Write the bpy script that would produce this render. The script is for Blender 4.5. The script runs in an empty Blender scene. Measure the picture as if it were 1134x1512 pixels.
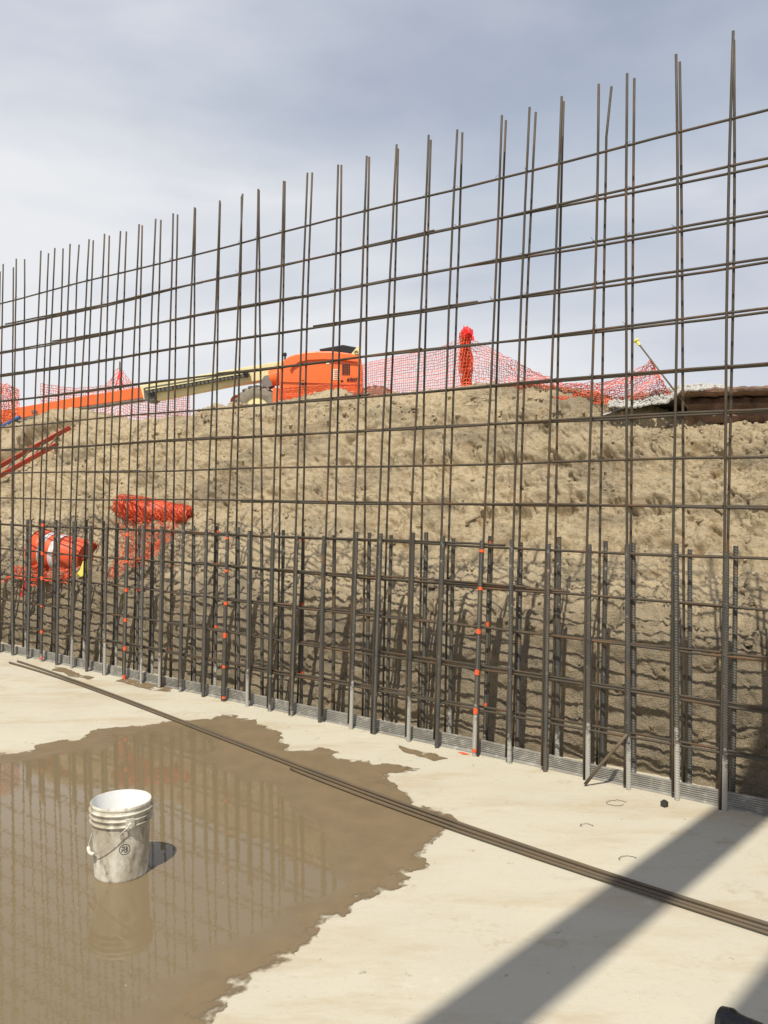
import bpy, bmesh, math, random
import numpy as np
from mathutils import Vector, Matrix, geometry
random.seed(7)
rng = np.random.default_rng(5)
scene = bpy.context.scene
col = scene.collection

# ------------------------------------------------------------------ camera
CAMZ, F, CX, HY = 1.9, 1307.0, 567.0, 724.0
cd = bpy.data.cameras.new('camera'); cam = bpy.data.objects.new('camera', cd); col.objects.link(cam)
cam.location = (0, 0, CAMZ); cam.rotation_euler = (math.radians(90), 0, 0)
cd.sensor_fit = 'VERTICAL'; cd.sensor_height = 24; cd.lens = F/1512*24
cd.shift_y = -(756-HY)/1512; cd.clip_start = .05; cd.clip_end = 2000
scene.camera = cam
scene.render.resolution_x, scene.render.resolution_y = 768, 1024
scene.view_settings.view_transform = 'Standard'; scene.view_settings.look = 'None'
scene.view_settings.exposure = .06; scene.view_settings.gamma = 1

# ------------------------------------------------------------------ sky and sun
SUN = Vector((.194, .647, -1)).normalized()           # the way the light travels
w = bpy.data.worlds.new('World'); scene.world = w; w.use_nodes = True
nt = w.node_tree; nt.nodes.clear()
def wn(t, **k):
    n_ = nt.nodes.new(t)
    for a, b in k.items(): setattr(n_, a, b)
    return n_
sky = wn('ShaderNodeTexSky'); sky.sky_type = 'NISHITA'; sky.sun_disc = False
sky.sun_elevation = math.asin(-SUN.z); sky.sun_rotation = math.radians(196.7)
sky.air_density = 1.3; sky.dust_density = 2.0
tc = wn('ShaderNodeTexCoord')
mp = wn('ShaderNodeMapping'); mp.inputs['Scale'].default_value = (1, 1, 2.4); mp.inputs['Location'].default_value = (.75, .3, .12)
nz = wn('ShaderNodeTexNoise'); nz.inputs['Scale'].default_value = 1.5; nz.inputs['Detail'].default_value = 7; nz.inputs['Roughness'].default_value = .5; nz.inputs['Distortion'].default_value = .25
cover = wn('ShaderNodeValToRGB')
cover.color_ramp.elements[0].position = .26; cover.color_ramp.elements[0].color = (.6, .6, .6, 1)
cover.color_ramp.elements[1].position = .45; cover.color_ramp.elements[1].color = (1, 1, 1, 1)
mp2 = wn('ShaderNodeMapping'); mp2.inputs['Scale'].default_value = (1, 1, 3.0); mp2.inputs['Location'].default_value = (3.1, 1.7, .4)
nz2 = wn('ShaderNodeTexNoise'); nz2.inputs['Scale'].default_value = 1.25; nz2.inputs['Detail'].default_value = 6; nz2.inputs['Roughness'].default_value = .48; nz2.inputs['Distortion'].default_value = .3
tone = wn('ShaderNodeValToRGB')
e = tone.color_ramp.elements
e[0].position = .33; e[0].color = (4.2, 4.55, 5.6, 1)
e[1].position = .64; e[1].color = (7.9, 8.05, 8.3, 1)
m_ = e.new(.5); m_.color = (6.0, 6.35, 7.1, 1)
mx = wn('ShaderNodeMix', data_type='RGBA')
bg = wn('ShaderNodeBackground'); bg.inputs['Strength'].default_value = .1
out = wn('ShaderNodeOutputWorld')
L = nt.links.new
sep = wn('ShaderNodeSeparateXYZ'); L(tc.outputs['Generated'], sep.inputs[0])
def thin(src, k, c):
    a = wn('ShaderNodeMath', operation='MULTIPLY_ADD'); L(sep.outputs['Z'], a.inputs[0]); a.inputs[1].default_value = -k; a.inputs[2].default_value = c
    b = wn('ShaderNodeMath', operation='ADD'); L(a.outputs[0], b.inputs[0]); L(src, b.inputs[1]); return b.outputs[0]
L(tc.outputs['Generated'], mp.inputs['Vector']); L(mp.outputs['Vector'], nz.inputs['Vector']); L(thin(nz.outputs['Fac'], .36, .10), cover.inputs['Fac'])
L(tc.outputs['Generated'], mp2.inputs['Vector']); L(mp2.outputs['Vector'], nz2.inputs['Vector']); L(thin(nz2.outputs['Fac'], .55, .15), tone.inputs['Fac'])
L(cover.outputs['Color'], mx.inputs['Factor']); L(sky.outputs['Color'], mx.inputs['A']); L(tone.outputs['Color'], mx.inputs['B'])
L(mx.outputs['Result'], bg.inputs['Color']); L(bg.outputs['Background'], out.inputs['Surface'])
sd = bpy.data.lights.new('sun', 'SUN'); sd.energy = 4.7; sd.angle = math.radians(.62); sd.color = (1, .94, .82)
so = bpy.data.objects.new('sun', sd); col.objects.link(so); so.rotation_euler = SUN.to_track_quat('-Z', 'Y').to_euler()

# ------------------------------------------------------------------ frame of the wall and pixel rays
N = np.array([.617, .787]); T = np.array([-.787, .617]); D = 5.38
def W(s, t, z):                                         # along the wall, behind it, up
    p = N*(D+t) + T*s
    return Vector((p[0], p[1], z))
def ray_t(px, py, t):                                   # pixel -> point on the vertical plane t behind the wall
    r = np.array([(px-CX)/F, 1.0]); k = (D+t)/(r @ N)
    return Vector((r[0]*k, k, CAMZ+(HY-py)/F*k))
def ray_s(px, t=0.0):
    p = ray_t(px, HY, t); return p.x*T[0]+p.y*T[1]
def ground(px, py, z=0.0):                              # pixel -> point on a horizontal plane
    k = (CAMZ-z)*F/(py-HY); return Vector(((px-CX)/F*k, k, z))
def at(px, py, Y): return Vector(((px-CX)/F*Y, Y, CAMZ+(HY-py)/F*Y))

# ------------------------------------------------------------------ noise in numpy
_p = rng.permutation(512).astype(np.int64)
_g = rng.normal(size=(512, 3)); _g /= np.linalg.norm(_g, axis=1)[:, None]
def perlin(x, y, z):
    xi, yi, zi = np.floor(x).astype(np.int64), np.floor(y).astype(np.int64), np.floor(z).astype(np.int64)
    fx, fy, fz = x-xi, y-yi, z-zi
    u, v, w_ = [f*f*f*(f*(f*6-15)+10) for f in (fx, fy, fz)]
    def gr(a, b, c):
        h = _p[(_p[(_p[(xi+a) & 511]+yi+b) & 511]+zi+c) & 511]
        g = _g[h]; return g[..., 0]*(fx-a)+g[..., 1]*(fy-b)+g[..., 2]*(fz-c)
    l = lambda a, b, q: a+(b-a)*q
    return l(l(l(gr(0,0,0), gr(1,0,0), u), l(gr(0,1,0), gr(1,1,0), u), v), l(l(gr(0,0,1), gr(1,0,1), u), l(gr(0,1,1), gr(1,1,1), u), v), w_)*1.5
def fbm(x, y, z, o=4, ga=.5):
    r = 0; a = 1
    for i in range(o):
        r = r+a*perlin(x+17.3*i, y+5.1*i, z+9.7*i); x, y, z = x*2.03, y*2.03, z*2.03; a *= ga
    return r
def sstep(a, b, x):
    q = np.clip((x-a)/(b-a), 0, 1); return q*q*(3-2*q)

# ------------------------------------------------------------------ materials
def mat(name, base, rough=.8, metal=0.0, var=None, vscale=3.0, vdetail=6, bump=0.0, bscale=40.0, var2=None, v2scale=12.0, v2pos=(.52, .64), vpos=(.35, .65), spec=.5, coord='Object', stretch=(1, 1, 1), rand=0.0):
    m = bpy.data.materials.new(name); m.use_nodes = True
    t_ = m.node_tree; b = t_.nodes['Principled BSDF']; lk = t_.links.new
    b.inputs['Roughness'].default_value = rough; b.inputs['Metallic'].default_value = metal
    b.inputs['Specular IOR Level'].default_value = spec
    b.inputs['Base Color'].default_value = (*base, 1)
    co = t_.nodes.new('ShaderNodeTexCoord'); mpp = t_.nodes.new('ShaderNodeMapping'); mpp.inputs['Scale'].default_value = stretch
    lk(co.outputs[coord], mpp.inputs['Vector'])
    vec = mpp.outputs['Vector']
    if rand:
        oi = t_.nodes.new('ShaderNodeObjectInfo'); ad = t_.nodes.new('ShaderNodeVectorMath'); ad.operation = 'MULTIPLY_ADD'
        cv = t_.nodes.new('ShaderNodeCombineXYZ')
        for i_ in range(3): lk(oi.outputs['Random'], cv.inputs[i_])
        lk(cv.outputs[0], ad.inputs[0]); ad.inputs[1].default_value = (rand, rand*.7, rand*1.3); lk(vec, ad.inputs[2]); vec = ad.outputs[0]
    cur = None
    def layer(cur, colr, sc, pos, det=6):
        n1 = t_.nodes.new('ShaderNodeTexNoise'); n1.inputs['Scale'].default_value = sc; n1.inputs['Detail'].default_value = det; n1.inputs['Roughness'].default_value = .6
        lk(vec, n1.inputs['Vector'])
        mr = t_.nodes.new('ShaderNodeMapRange'); mr.inputs['From Min'].default_value = pos[0]; mr.inputs['From Max'].default_value = pos[1]
        lk(n1.outputs['Fac'], mr.inputs['Value'])
        x = t_.nodes.new('ShaderNodeMix'); x.data_type = 'RGBA'; lk(mr.outputs['Result'], x.inputs['Factor'])
        if cur is None: x.inputs['A'].default_value = (*base, 1)
        else: lk(cur, x.inputs['A'])
        x.inputs['B'].default_value = (*colr, 1)
        return x.outputs['Result']
    if var: cur = layer(cur, var, vscale, vpos, vdetail)
    if var2: cur = layer(cur, var2, v2scale, v2pos)
    if cur is not None: lk(cur, b.inputs['Base Color'])
    if bump:
        n2 = t_.nodes.new('ShaderNodeTexNoise'); n2.inputs['Scale'].default_value = bscale; n2.inputs['Detail'].default_value = 5; lk(vec, n2.inputs['Vector'])
        bp = t_.nodes.new('ShaderNodeBump'); bp.inputs['Strength'].default_value = 1; bp.inputs['Distance'].default_value = bump
        lk(n2.outputs['Fac'], bp.inputs['Height']); lk(bp.outputs['Normal'], b.inputs['Normal'])
    return m

M = {}
M['bar'] = mat('rusty thin rebar', (.055, .043, .027), .6, .0, var=(.12, .06, .022), vscale=3, var2=(.06, .052, .038), v2scale=9, bump=.002, bscale=220, coord='Object', rand=20, vpos=(.5, .68))
M['rod'] = mat('grey weathered rod', (.1, .08, .052), .6, .0, var=(.13, .09, .05), vscale=4, bump=.001, bscale=150)
M['wire'] = mat('tie wire', (.06, .05, .04), .5, .3)
M['paint'] = mat('orange marking paint', (.85, .1, .02), .6, var=(.7, .12, .04), vscale=30)
M['pvc'] = mat('grey ribbed plastic', (.29, .28, .25), .55, var=(.2, .188, .165), vscale=5, var2=(.38, .36, .31), v2scale=18)
M['net'] = mat('orange plastic netting', (.8, .12, .04), .5, var=(.7, .13, .06), vscale=5)
M['drum'] = mat('orange drum plastic', (.72, .085, .02), .42, var=(.55, .08, .03), vscale=7, var2=(.4, .16, .07), v2scale=18)
M['reflect'] = mat('white reflective sheeting', (.66, .66, .66), .4, var=(.5, .48, .44), vscale=14)
M['black'] = mat('black rubber', (.018, .018, .02), .6, var=(.05, .047, .04), vscale=9)
M['yellow'] = mat('pale yellow plastic', (.8, .72, .14), .6)
M['ladder'] = mat('red fibreglass', (.5, .055, .025), .5, var=(.36, .07, .04), vscale=6)
M['alu'] = mat('aluminium', (.6, .58, .55), .4, .6)
M['lift_orange'] = mat('orange lift paint', (.84, .155, .03), .32, var=(.76, .15, .04), vscale=2.2, var2=(.62, .16, .07), v2scale=9, v2pos=(.6, .75))
M['lift_cream'] = mat('cream lift paint', (.78, .7, .38), .4, var=(.68, .6, .33), vscale=3)
M['lift_dark'] = mat('black lift plastic', (.012, .012, .014), .45)
M['lift_track'] = mat('olive grey cable track', (.13, .13, .1), .5, var=(.08, .08, .065), vscale=20)
M['tyre'] = mat('dusty tyre', (.13, .12, .1), .85, var=(.24, .21, .165), vscale=6)
M['sleeve'] = mat('glossy black plastic film', (.012, .012, .014), .22, bump=.02, bscale=30)
M['red'] = mat('red painted hub', (.6, .05, .03), .5)
M['wood'] = mat('grey timber', (.3, .24, .16), .8, var=(.16, .12, .08), vscale=20, stretch=(1, 1, 6))
M['blue'] = mat('blue plastic pipe', (.03, .09, .26), .5)
M['twig'] = mat('bare twig', (.12, .09, .06), .9)
M['stone'] = mat('pale gravel stone', (.45, .44, .41), .9, var=(.42, .41, .38), vscale=9)
M['pave'] = mat('brown pavement edge', (.25, .15, .1), .9, var=(.14, .09, .06), vscale=4, bump=.02, bscale=25, stretch=(1, 1, 4))
M['steel'] = mat('painted steel', (.2, .2, .2), .6, var=(.16, .1, .06), vscale=5)
M['ribbon'] = mat('red flagging ribbon', (.85, .03, .03), .5)
M['cream_label'] = mat('pale decal', (.7, .6, .42), .5)

# dowels: dark ribbed steel, cement splash near the foot, different on each
def dowel_mat():
    m = mat('dark dowel rebar', (.05, .05, .047), .5, .0, var=(.085, .075, .058), vscale=5, var2=(.14, .085, .04), v2scale=7, v2pos=(.58, .7), rand=30)
    t_ = m.node_tree; lk = t_.links.new; b = t_.nodes['Principled BSDF']
    src = b.inputs['Base Color'].links[0].from_socket
    co = t_.nodes.new('ShaderNodeTexCoord'); sp = t_.nodes.new('ShaderNodeSeparateXYZ'); lk(co.outputs['Object'], sp.inputs[0])
    oi = t_.nodes.new('ShaderNodeObjectInfo')
    lv = t_.nodes.new('ShaderNodeMath'); lv.operation = 'MULTIPLY_ADD'; lk(oi.outputs['Random'], lv.inputs[0]); lv.inputs[1].default_value = .62; lv.inputs[2].default_value = -.18
    n1 = t_.nodes.new('ShaderNodeTexNoise'); n1.inputs['Scale'].default_value = 35; lk(co.outputs['Object'], n1.inputs['Vector'])
    a = t_.nodes.new('ShaderNodeMath'); a.operation = 'SUBTRACT'; lk(lv.outputs[0], a.inputs[0]); lk(sp.outputs['Z'], a.inputs[1])
    a2 = t_.nodes.new('ShaderNodeMath'); a2.operation = 'MULTIPLY_ADD'; lk(n1.outputs['Fac'], a2.inputs[0]); a2.inputs[1].default_value = .5; lk(a.outputs[0], a2.inputs[2])
    mr = t_.nodes.new('ShaderNodeMapRange'); mr.inputs['From Min'].default_value = .22; mr.inputs['From Max'].default_value = .34; lk(a2.outputs[0], mr.inputs['Value'])
    x = t_.nodes.new('ShaderNodeMix'); x.data_type = 'RGBA'; lk(mr.outputs['Result'], x.inputs['Factor']); lk(src, x.inputs['A']); x.inputs['B'].default_value = (.36, .345, .31, 1)
    # dried cement flecks anywhere
    n3 = t_.nodes.new('ShaderNodeTexNoise'); n3.inputs['Scale'].default_value = 26; n3.inputs['Detail'].default_value = 3; lk(co.outputs['Object'], n3.inputs['Vector'])
    mr3 = t_.nodes.new('ShaderNodeMapRange'); mr3.inputs['From Min'].default_value = .66; mr3.inputs['From Max'].default_value = .74; lk(n3.outputs['Fac'], mr3.inputs['Value'])
    x3 = t_.nodes.new('ShaderNodeMix'); x3.data_type = 'RGBA'; lk(mr3.outputs['Result'], x3.inputs['Factor']); lk(x.outputs['Result'], x3.inputs['A']); x3.inputs['B'].default_value = (.27, .26, .235, 1)
    lk(x3.outputs['Result'], b.inputs['Base Color'])
    return m
M['dowel'] = dowel_mat()

def soil_mat(name='clay soil'):
    m = bpy.data.materials.new(name); m.use_nodes = True
    t_ = m.node_tree; b = t_.nodes['Principled BSDF']; lk = t_.links.new
    b.inputs['Roughness'].default_value = .95; b.inputs['Specular IOR Level'].default_value = .15
    co = t_.nodes.new('ShaderNodeTexCoord')
    def noise(sc, det=6, rg=.6, st=None, dist=0):
        n1 = t_.nodes.new('ShaderNodeTexNoise'); n1.inputs['Scale'].default_value = sc; n1.inputs['Detail'].default_value = det; n1.inputs['Roughness'].default_value = rg; n1.inputs['Distortion'].default_value = dist
        if st:
            q = t_.nodes.new('ShaderNodeMapping'); q.inputs['Scale'].default_value = st; q.inputs['Rotation'].default_value = (0, 0, math.radians(-38)); lk(co.outputs['Object'], q.inputs['Vector']); lk(q.outputs[0], n1.inputs['Vector'])
        else: lk(co.outputs['Object'], n1.inputs['Vector'])
        return n1.outputs['Fac']
    def rng_(f, a, c):
        mr = t_.nodes.new('ShaderNodeMapRange'); mr.inputs['From Min'].default_value = a; mr.inputs['From Max'].default_value = c; lk(f, mr.inputs['Value']); return mr.outputs['Result']
    def mix(f, A, B):
        x = t_.nodes.new('ShaderNodeMix'); x.data_type = 'RGBA'; lk(f, x.inputs['Factor'])
        for s_, v_ in (('A', A), ('B', B)):
            if isinstance(v_, tuple): x.inputs[s_].default_value = (*v_, 1)
            else: lk(v_, x.inputs[s_])
        return x.outputs['Result']
    c = mix(rng_(noise(1.1, 5), .35, .65), (.6, .488, .318), (.53, .435, .29))
    c = mix(rng_(noise(.9, 7, .65, (1, 1, 3.2)), .5, .62), c, (.36, .295, .2))          # greyer seams
    c = mix(rng_(noise(3.4, 7, .7), .55, .68), c, (.37, .265, .15))                       # brown damp clods
    c = mix(rng_(noise(9, 8, .75), .58, .70), c, (.36, .285, .185))
    c = mix(rng_(noise(26, 5, .75), .62, .69), c, (.2, .15, .095))
    c = mix(rng_(noise(13, 6, .8, (1, 1, 2.6)), .63, .68), c, (.22, .17, .11))                         # organic flecks
    c = mix(rng_(noise(60, 3), .66, .75), c, (.6, .5, .34))                               # pale grit
    # lower soil: greyer and darker below a noisy height
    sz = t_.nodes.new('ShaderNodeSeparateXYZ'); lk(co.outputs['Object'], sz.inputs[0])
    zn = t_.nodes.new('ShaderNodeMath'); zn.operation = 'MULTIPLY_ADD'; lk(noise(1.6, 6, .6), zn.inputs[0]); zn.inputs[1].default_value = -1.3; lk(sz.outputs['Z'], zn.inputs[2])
    low_grey = rng_(zn.outputs[0], .5, .15)
    c = mix(low_grey, c, mix(rng_(noise(5, 7, .7), .4, .62), (.36, .29, .195), (.27, .225, .16)))
    lk(c, b.inputs['Base Color'])
    h = t_.nodes.new('ShaderNodeMath'); h.operation = 'MULTIPLY_ADD'; lk(noise(22, 8, .7), h.inputs[0]); h.inputs[1].default_value = .7
    lk(noise(90, 4, .6), h.inputs[2])
    bp = t_.nodes.new('ShaderNodeBump'); bp.inputs['Strength'].default_value = .9; bp.inputs['Distance'].default_value = .04
    lk(h.outputs[0], bp.inputs['Height']); lk(bp.outputs['Normal'], b.inputs['Normal'])
    return m
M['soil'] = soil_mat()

def concrete_mat():
    m = bpy.data.materials.new('pale concrete'); m.use_nodes = True
    t_ = m.node_tree; b = t_.nodes['Principled BSDF']; lk = t_.links.new
    b.inputs['Roughness'].default_value = .85; b.inputs['Specular IOR Level'].default_value = .25
    co = t_.nodes.new('ShaderNodeTexCoord')
    rot = t_.nodes.new('ShaderNodeMapping'); rot.inputs['Rotation'].default_value = (0, 0, math.radians(20)); rot.inputs['Scale'].default_value = (.45, 1.3, 1); lk(co.outputs['Object'], rot.inputs['Vector'])
    def noise(sc, det=6, rg=.6, v=None):
        n1 = t_.nodes.new('ShaderNodeTexNoise'); n1.inputs['Scale'].default_value = sc; n1.inputs['Detail'].default_value = det; n1.inputs['Roughness'].default_value = rg
        lk(v or co.outputs['Object'], n1.inputs['Vector']); return n1.outputs['Fac']
    def rng_(f, a, c):
        mr = t_.nodes.new('ShaderNodeMapRange'); mr.inputs['From Min'].default_value = a; mr.inputs['From Max'].default_value = c; lk(f, mr.inputs['Value']); return mr.outputs['Result']
    def mix(f, A, B):
        x = t_.nodes.new('ShaderNodeMix'); x.data_type = 'RGBA'; lk(f, x.inputs['Factor'])
        for s_, v_ in (('A', A), ('B', B)):
            if isinstance(v_, tuple): x.inputs[s_].default_value = (*v_, 1)
            else: lk(v_, x.inputs[s_])
        return x.outputs['Result']
    c = mix(rng_(noise(.8, 6), .3, .7), (.53, .485, .375), (.485, .45, .358))
    c = mix(rng_(noise(1.7, 8, .7, rot.outputs[0]), .52, .68), c, (.44, .36, .24))    # clay film left by runoff
    c = mix(rng_(noise(5, 8, .75, rot.outputs[0]), .58, .72), c, (.41, .375, .31))
    c = mix(rng_(noise(14, 4, .6), .68, .75), c, (.27, .23, .165))
    c = mix(rng_(noise(.55, 9, .72, rot.outputs[0]), .5, .66), c, (.45, .385, .275))
    c = mix(rng_(noise(55, 3, .6, rot.outputs[0]), .70, .78), c, (.3, .265, .2))
    c = mix(rng_(noise(2.3, 9, .8), .57, .72), c, (.565, .525, .44))
    c = mix(rng_(noise(30, 6, .8), .56, .72), c, (.43, .385, .3))
    c = mix(rng_(noise(75, 4, .7), .69, .74), c, (.2, .17, .125))
    c = mix(rng_(noise(1.5, 10, .8), .57, .66), c, (.41, .345, .245))
    c = mix(rng_(noise(4.5, 8, .75), .64, .69), c, (.3, .255, .185))
    lk(c, b.inputs['Base Color'])
    bp = t_.nodes.new('ShaderNodeBump'); bp.inputs['Strength'].default_value = .5; bp.inputs['Distance'].default_value = .004
    lk(noise(38, 9, .75), bp.inputs['Height']); lk(bp.outputs['Normal'], b.inputs['Normal'])
    return m
M['concrete'] = concrete_mat()

def puddle_mat():
    m = bpy.data.materials.new('muddy water and wet film'); m.use_nodes = True
    t_ = m.node_tree; b = t_.nodes['Principled BSDF']; lk = t_.links.new
    at_ = t_.nodes.new('ShaderNodeAttribute'); at_.attribute_name = 'depth'
    co = t_.nodes.new('ShaderNodeTexCoord')
    def noise(sc, det=6, rg=.6, v=None):
        n1 = t_.nodes.new('ShaderNodeTexNoise'); n1.inputs['Scale'].default_value = sc; n1.inputs['Detail'].default_value = det; n1.inputs['Roughness'].default_value = rg
        lk(v or co.outputs['Object'], n1.inputs['Vector']); return n1.outputs['Fac']
    dn = t_.nodes.new('ShaderNodeMath'); dn.operation = 'MULTIPLY_ADD'; lk(noise(3.2, 7, .65), dn.inputs[0]); dn.inputs[1].default_value = .5; lk(at_.outputs['Fac'], dn.inputs[2])
    def rng_(f, a, c, o0=0, o1=1):
        mr = t_.nodes.new('ShaderNodeMapRange'); mr.inputs['From Min'].default_value = a; mr.inputs['From Max'].default_value = c; mr.inputs['To Min'].default_value = o0; mr.inputs['To Max'].default_value = o1; lk(f, mr.inputs['Value']); return mr.outputs['Result']
    def mix(f, A, B):
        x = t_.nodes.new('ShaderNodeMix'); x.data_type = 'RGBA'; lk(f, x.inputs['Factor'])
        for s_, v_ in (('A', A), ('B', B)):
            if isinstance(v_, tuple): x.inputs[s_].default_value = (*v_, 1)
            else: lk(v_, x.inputs[s_])
        return x.outputs['Result']
    c = mix(rng_(noise(6, 6), .35, .65), (.208, .153, .088), (.178, .131, .076))
    c = mix(rng_(dn.outputs[0], .28, .5), c, (.19, .144, .082))
    lk(c, b.inputs['Base Color'])
    lk(rng_(dn.outputs[0], .26, .44, .55, .015), b.inputs['Roughness'])
    b.inputs['IOR'].default_value = 1.33
    lk(rng_(dn.outputs[0], .24, .42, .25, .5), b.inputs['Specular IOR Level'])
    ed = t_.nodes.new('ShaderNodeAttribute'); ed.attribute_name = 'edge'
    en = t_.nodes.new('ShaderNodeMath'); en.operation = 'MULTIPLY_ADD'; lk(noise(8, 6, .6), en.inputs[0]); en.inputs[1].default_value = .34; lk(ed.outputs['Fac'], en.inputs[2])
    en2 = t_.nodes.new('ShaderNodeMath'); en2.operation = 'MULTIPLY_ADD'; lk(noise(3.1, 5, .6), en2.inputs[0]); en2.inputs[1].default_value = .3; lk(en.outputs[0], en2.inputs[2])
    lk(rng_(en2.outputs[0], .31, .36), b.inputs['Alpha'])
    bp = t_.nodes.new('ShaderNodeBump'); bp.inputs['Strength'].default_value = .16; bp.inputs['Distance'].default_value = .001
    lk(noise(26, 2, .5), bp.inputs['Height']); lk(bp.outputs['Normal'], b.inputs['Normal'])
    return m
M['puddle'] = puddle_mat()

def bucket_mat():
    m = mat('dirty white plastic', (.66, .63, .54), .5, var=(.4, .36, .28), vscale=9, vpos=(.42, .58), var2=(.24, .205, .15), v2scale=24, v2pos=(.56, .68), bump=.002, bscale=60, coord='Object', stretch=(1, 1, .55))
    return m
M['bucket'] = bucket_mat()
M['bucket_in'] = mat('clean white plastic', (.82, .82, .8), .4, var=(.76, .755, .73), vscale=5)
M['emblem'] = mat('dark print', (.06, .06, .06), .5)

# ------------------------------------------------------------------ mesh helpers
def tag(o, label=None, cat=None, group=None, kind=None):
    for k, v in (('label', label), ('category', cat), ('group', group), ('kind', kind)):
        if v: o[k] = v
    return o
def mesh_obj(name, me, m, parent=None):
    o = bpy.data.objects.new(name, me); col.objects.link(o)
    if m and not me.materials: me.materials.append(m)
    if parent: o.parent = parent
    return o
def empty(name, loc):
    o = bpy.data.objects.new(name, None); col.objects.link(o); o.location = loc; o.empty_display_size = .2
    bpy.context.view_layer.update()
    return o
def adopt(o, parent):                                   # parent a world-placed mesh under an empty
    o.parent = parent; o.matrix_parent_inverse = Matrix.Translation(-parent.location)
    return o
class MB:
    def __init__(s): s.v = []; s.f = []
    def add(s, vs, fs):
        b = len(s.v); s.v += [tuple(v) for v in vs]; s.f += [tuple(i+b for i in f) for f in fs]
    def tube(s, pts, r, n=8, cap=True):
        pts = [Vector(p) for p in pts]; vs = []; k = len(pts)
        rr = r if hasattr(r, '__len__') else [r]*k
        up = None
        for i, p in enumerate(pts):
            d = (pts[min(i+1, k-1)]-pts[max(i-1, 0)]).normalized()
            if up is None: up = d.orthogonal().normalized()
            up = (up-d*up.dot(d)).normalized(); sd_ = d.cross(up)
            for j in range(n):
                a = 2*math.pi*j/n; vs.append(p+(up*math.cos(a)+sd_*math.sin(a))*rr[i])
        fs = [(i*n+j, i*n+(j+1) % n, (i+1)*n+(j+1) % n, (i+1)*n+j) for i in range(k-1) for j in range(n)]
        if cap and n > 2: fs += [tuple(range(n))[::-1], tuple((k-1)*n+j for j in range(n))]
        s.add(vs, fs)
    def box(s, c, sx, sy, sz, R=None):
        c = Vector(c); vs = []
        for x in (-1, 1):
            for y in (-1, 1):
                for z in (-1, 1):
                    v = Vector((x*sx/2, y*sy/2, z*sz/2)); vs.append(c+(R @ v if R else v))
        s.add(vs, [(0, 1, 3, 2), (4, 6, 7, 5), (0, 4, 5, 1), (2, 3, 7, 6), (0, 2, 6, 4), (1, 5, 7, 3)])
    def lathe(s, prof, n=40, R=None, o=(0, 0, 0), close=False):
        o = Vector(o); vs = []
        for r, z in prof:
            for j in range(n):
                a = 2*math.pi*j/n; v = Vector((r*math.cos(a), r*math.sin(a), z)); vs.append(o+(R @ v if R else v))
        k = len(prof)
        fs = [(i*n+j, i*n+(j+1) % n, (i+1)*n+(j+1) % n, (i+1)*n+j) for i in range(k-1) for j in range(n)]
        s.add(vs, fs)
    def prism(s, pts, off):                             # outline in world, extruded by off
        pts = [Vector(p) for p in pts]; off = Vector(off); n = len(pts)
        s.add(pts+[p+off for p in pts], [tuple(range(n))[::-1], tuple(range(n, 2*n))]+[(i, (i+1) % n, n+(i+1) % n, n+i) for i in range(n)])
    def mesh(s, name, smooth=False):
        me = bpy.data.meshes.new(name); me.from_pydata(s.v, [], s.f); me.update()
        if smooth: me.polygons.foreach_set('use_smooth', [True]*len(me.polygons))
        return me
    def obj(s, name, m, parent=None, smooth=False, bevel=0, angle=None):
        me = s.mesh(name, smooth)
        bm = bmesh.new(); bm.from_mesh(me); bmesh.ops.recalc_face_normals(bm, faces=bm.faces)
        if bevel: bmesh.ops.bevel(bm, geom=list(bm.edges), offset=bevel, segments=3, affect='EDGES', profile=.6, clamp_overlap=True)
        bm.to_mesh(me); bm.free()
        o = mesh_obj(name, me, m)
        if angle: me.set_sharp_from_angle(angle=math.radians(angle))
        if parent: adopt(o, parent)
        return o

# ------------------------------------------------------------------ slab and pit floor
def grid_sheet(x0, x1, y0, y1, z, nx, ny):
    me = MB(); vs = [(x0+(x1-x0)*i/nx, y0+(y1-y0)*j/ny, z) for j in range(ny+1) for i in range(nx+1)]
    me.add(vs, [(j*(nx+1)+i, j*(nx+1)+i+1, (j+1)*(nx+1)+i+1, (j+1)*(nx+1)+i) for j in range(ny) for i in range(nx)]); return me
slab = MB()
c0, c1, c2, c3 = W(-16, -22, 0), W(24, -22, 0), W(24, .62, 0), W(-16, .62, 0)
slab.prism([c0, c3, c2, c1], (0, 0, -.35))
slab = slab.obj('slab', M['concrete']); tag(slab, 'pale concrete floor slab with clay stains', kind='structure')
pf = MB(); pf.add([(-400, -400, -.38), (400, -400, -.38), (400, 400, -.38), (-400, 400, -.38)], [(0, 1, 2, 3)])
tag(pf.obj('ground', M['soil']), 'bare clay ground below the slab', kind='structure')

# ------------------------------------------------------------------ bank: cut clay face, bench, upper slope, crest
crest_px = [(-260, 630), (-100, 628), (0, 626), (30, 616), (60, 609), (100, 607), (150, 613), (200, 619), (250, 618), (292, 613), (308, 600), (345, 594), (365, 597), (400, 597), (430, 591), (470, 584), (500, 577), (533, 583), (560, 579), (600, 576), (660, 579), (720, 571), (780, 567), (830, 578), (880, 590), (940, 604), (1000, 614), (1060, 617), (1134, 614), (1300, 612)]
CT = 3.6
_c = sorted([(lambda p: (p.x*T[0]+p.y*T[1], p.z))(ray_t(x, y, CT)) for x, y in crest_px])
cs, cz = np.array([c[0] for c in _c]), np.array([c[1] for c in _c])
def crest_z(s): return np.interp(s, cs, cz)
prof = np.array([(.30, -.33), (.36, -.08), (.40, .15), (.45, .5), (.53, .88), (.68, .99), (1.0, 1.05), (1.5, 1.12), (2.08, 1.24), (2.4, 1.58), (2.85, 2.14), (3.25, 2.62), (3.48, 2.9), (3.7, 3.0), (4.2, 2.96), (5.2, 2.96)])
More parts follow.
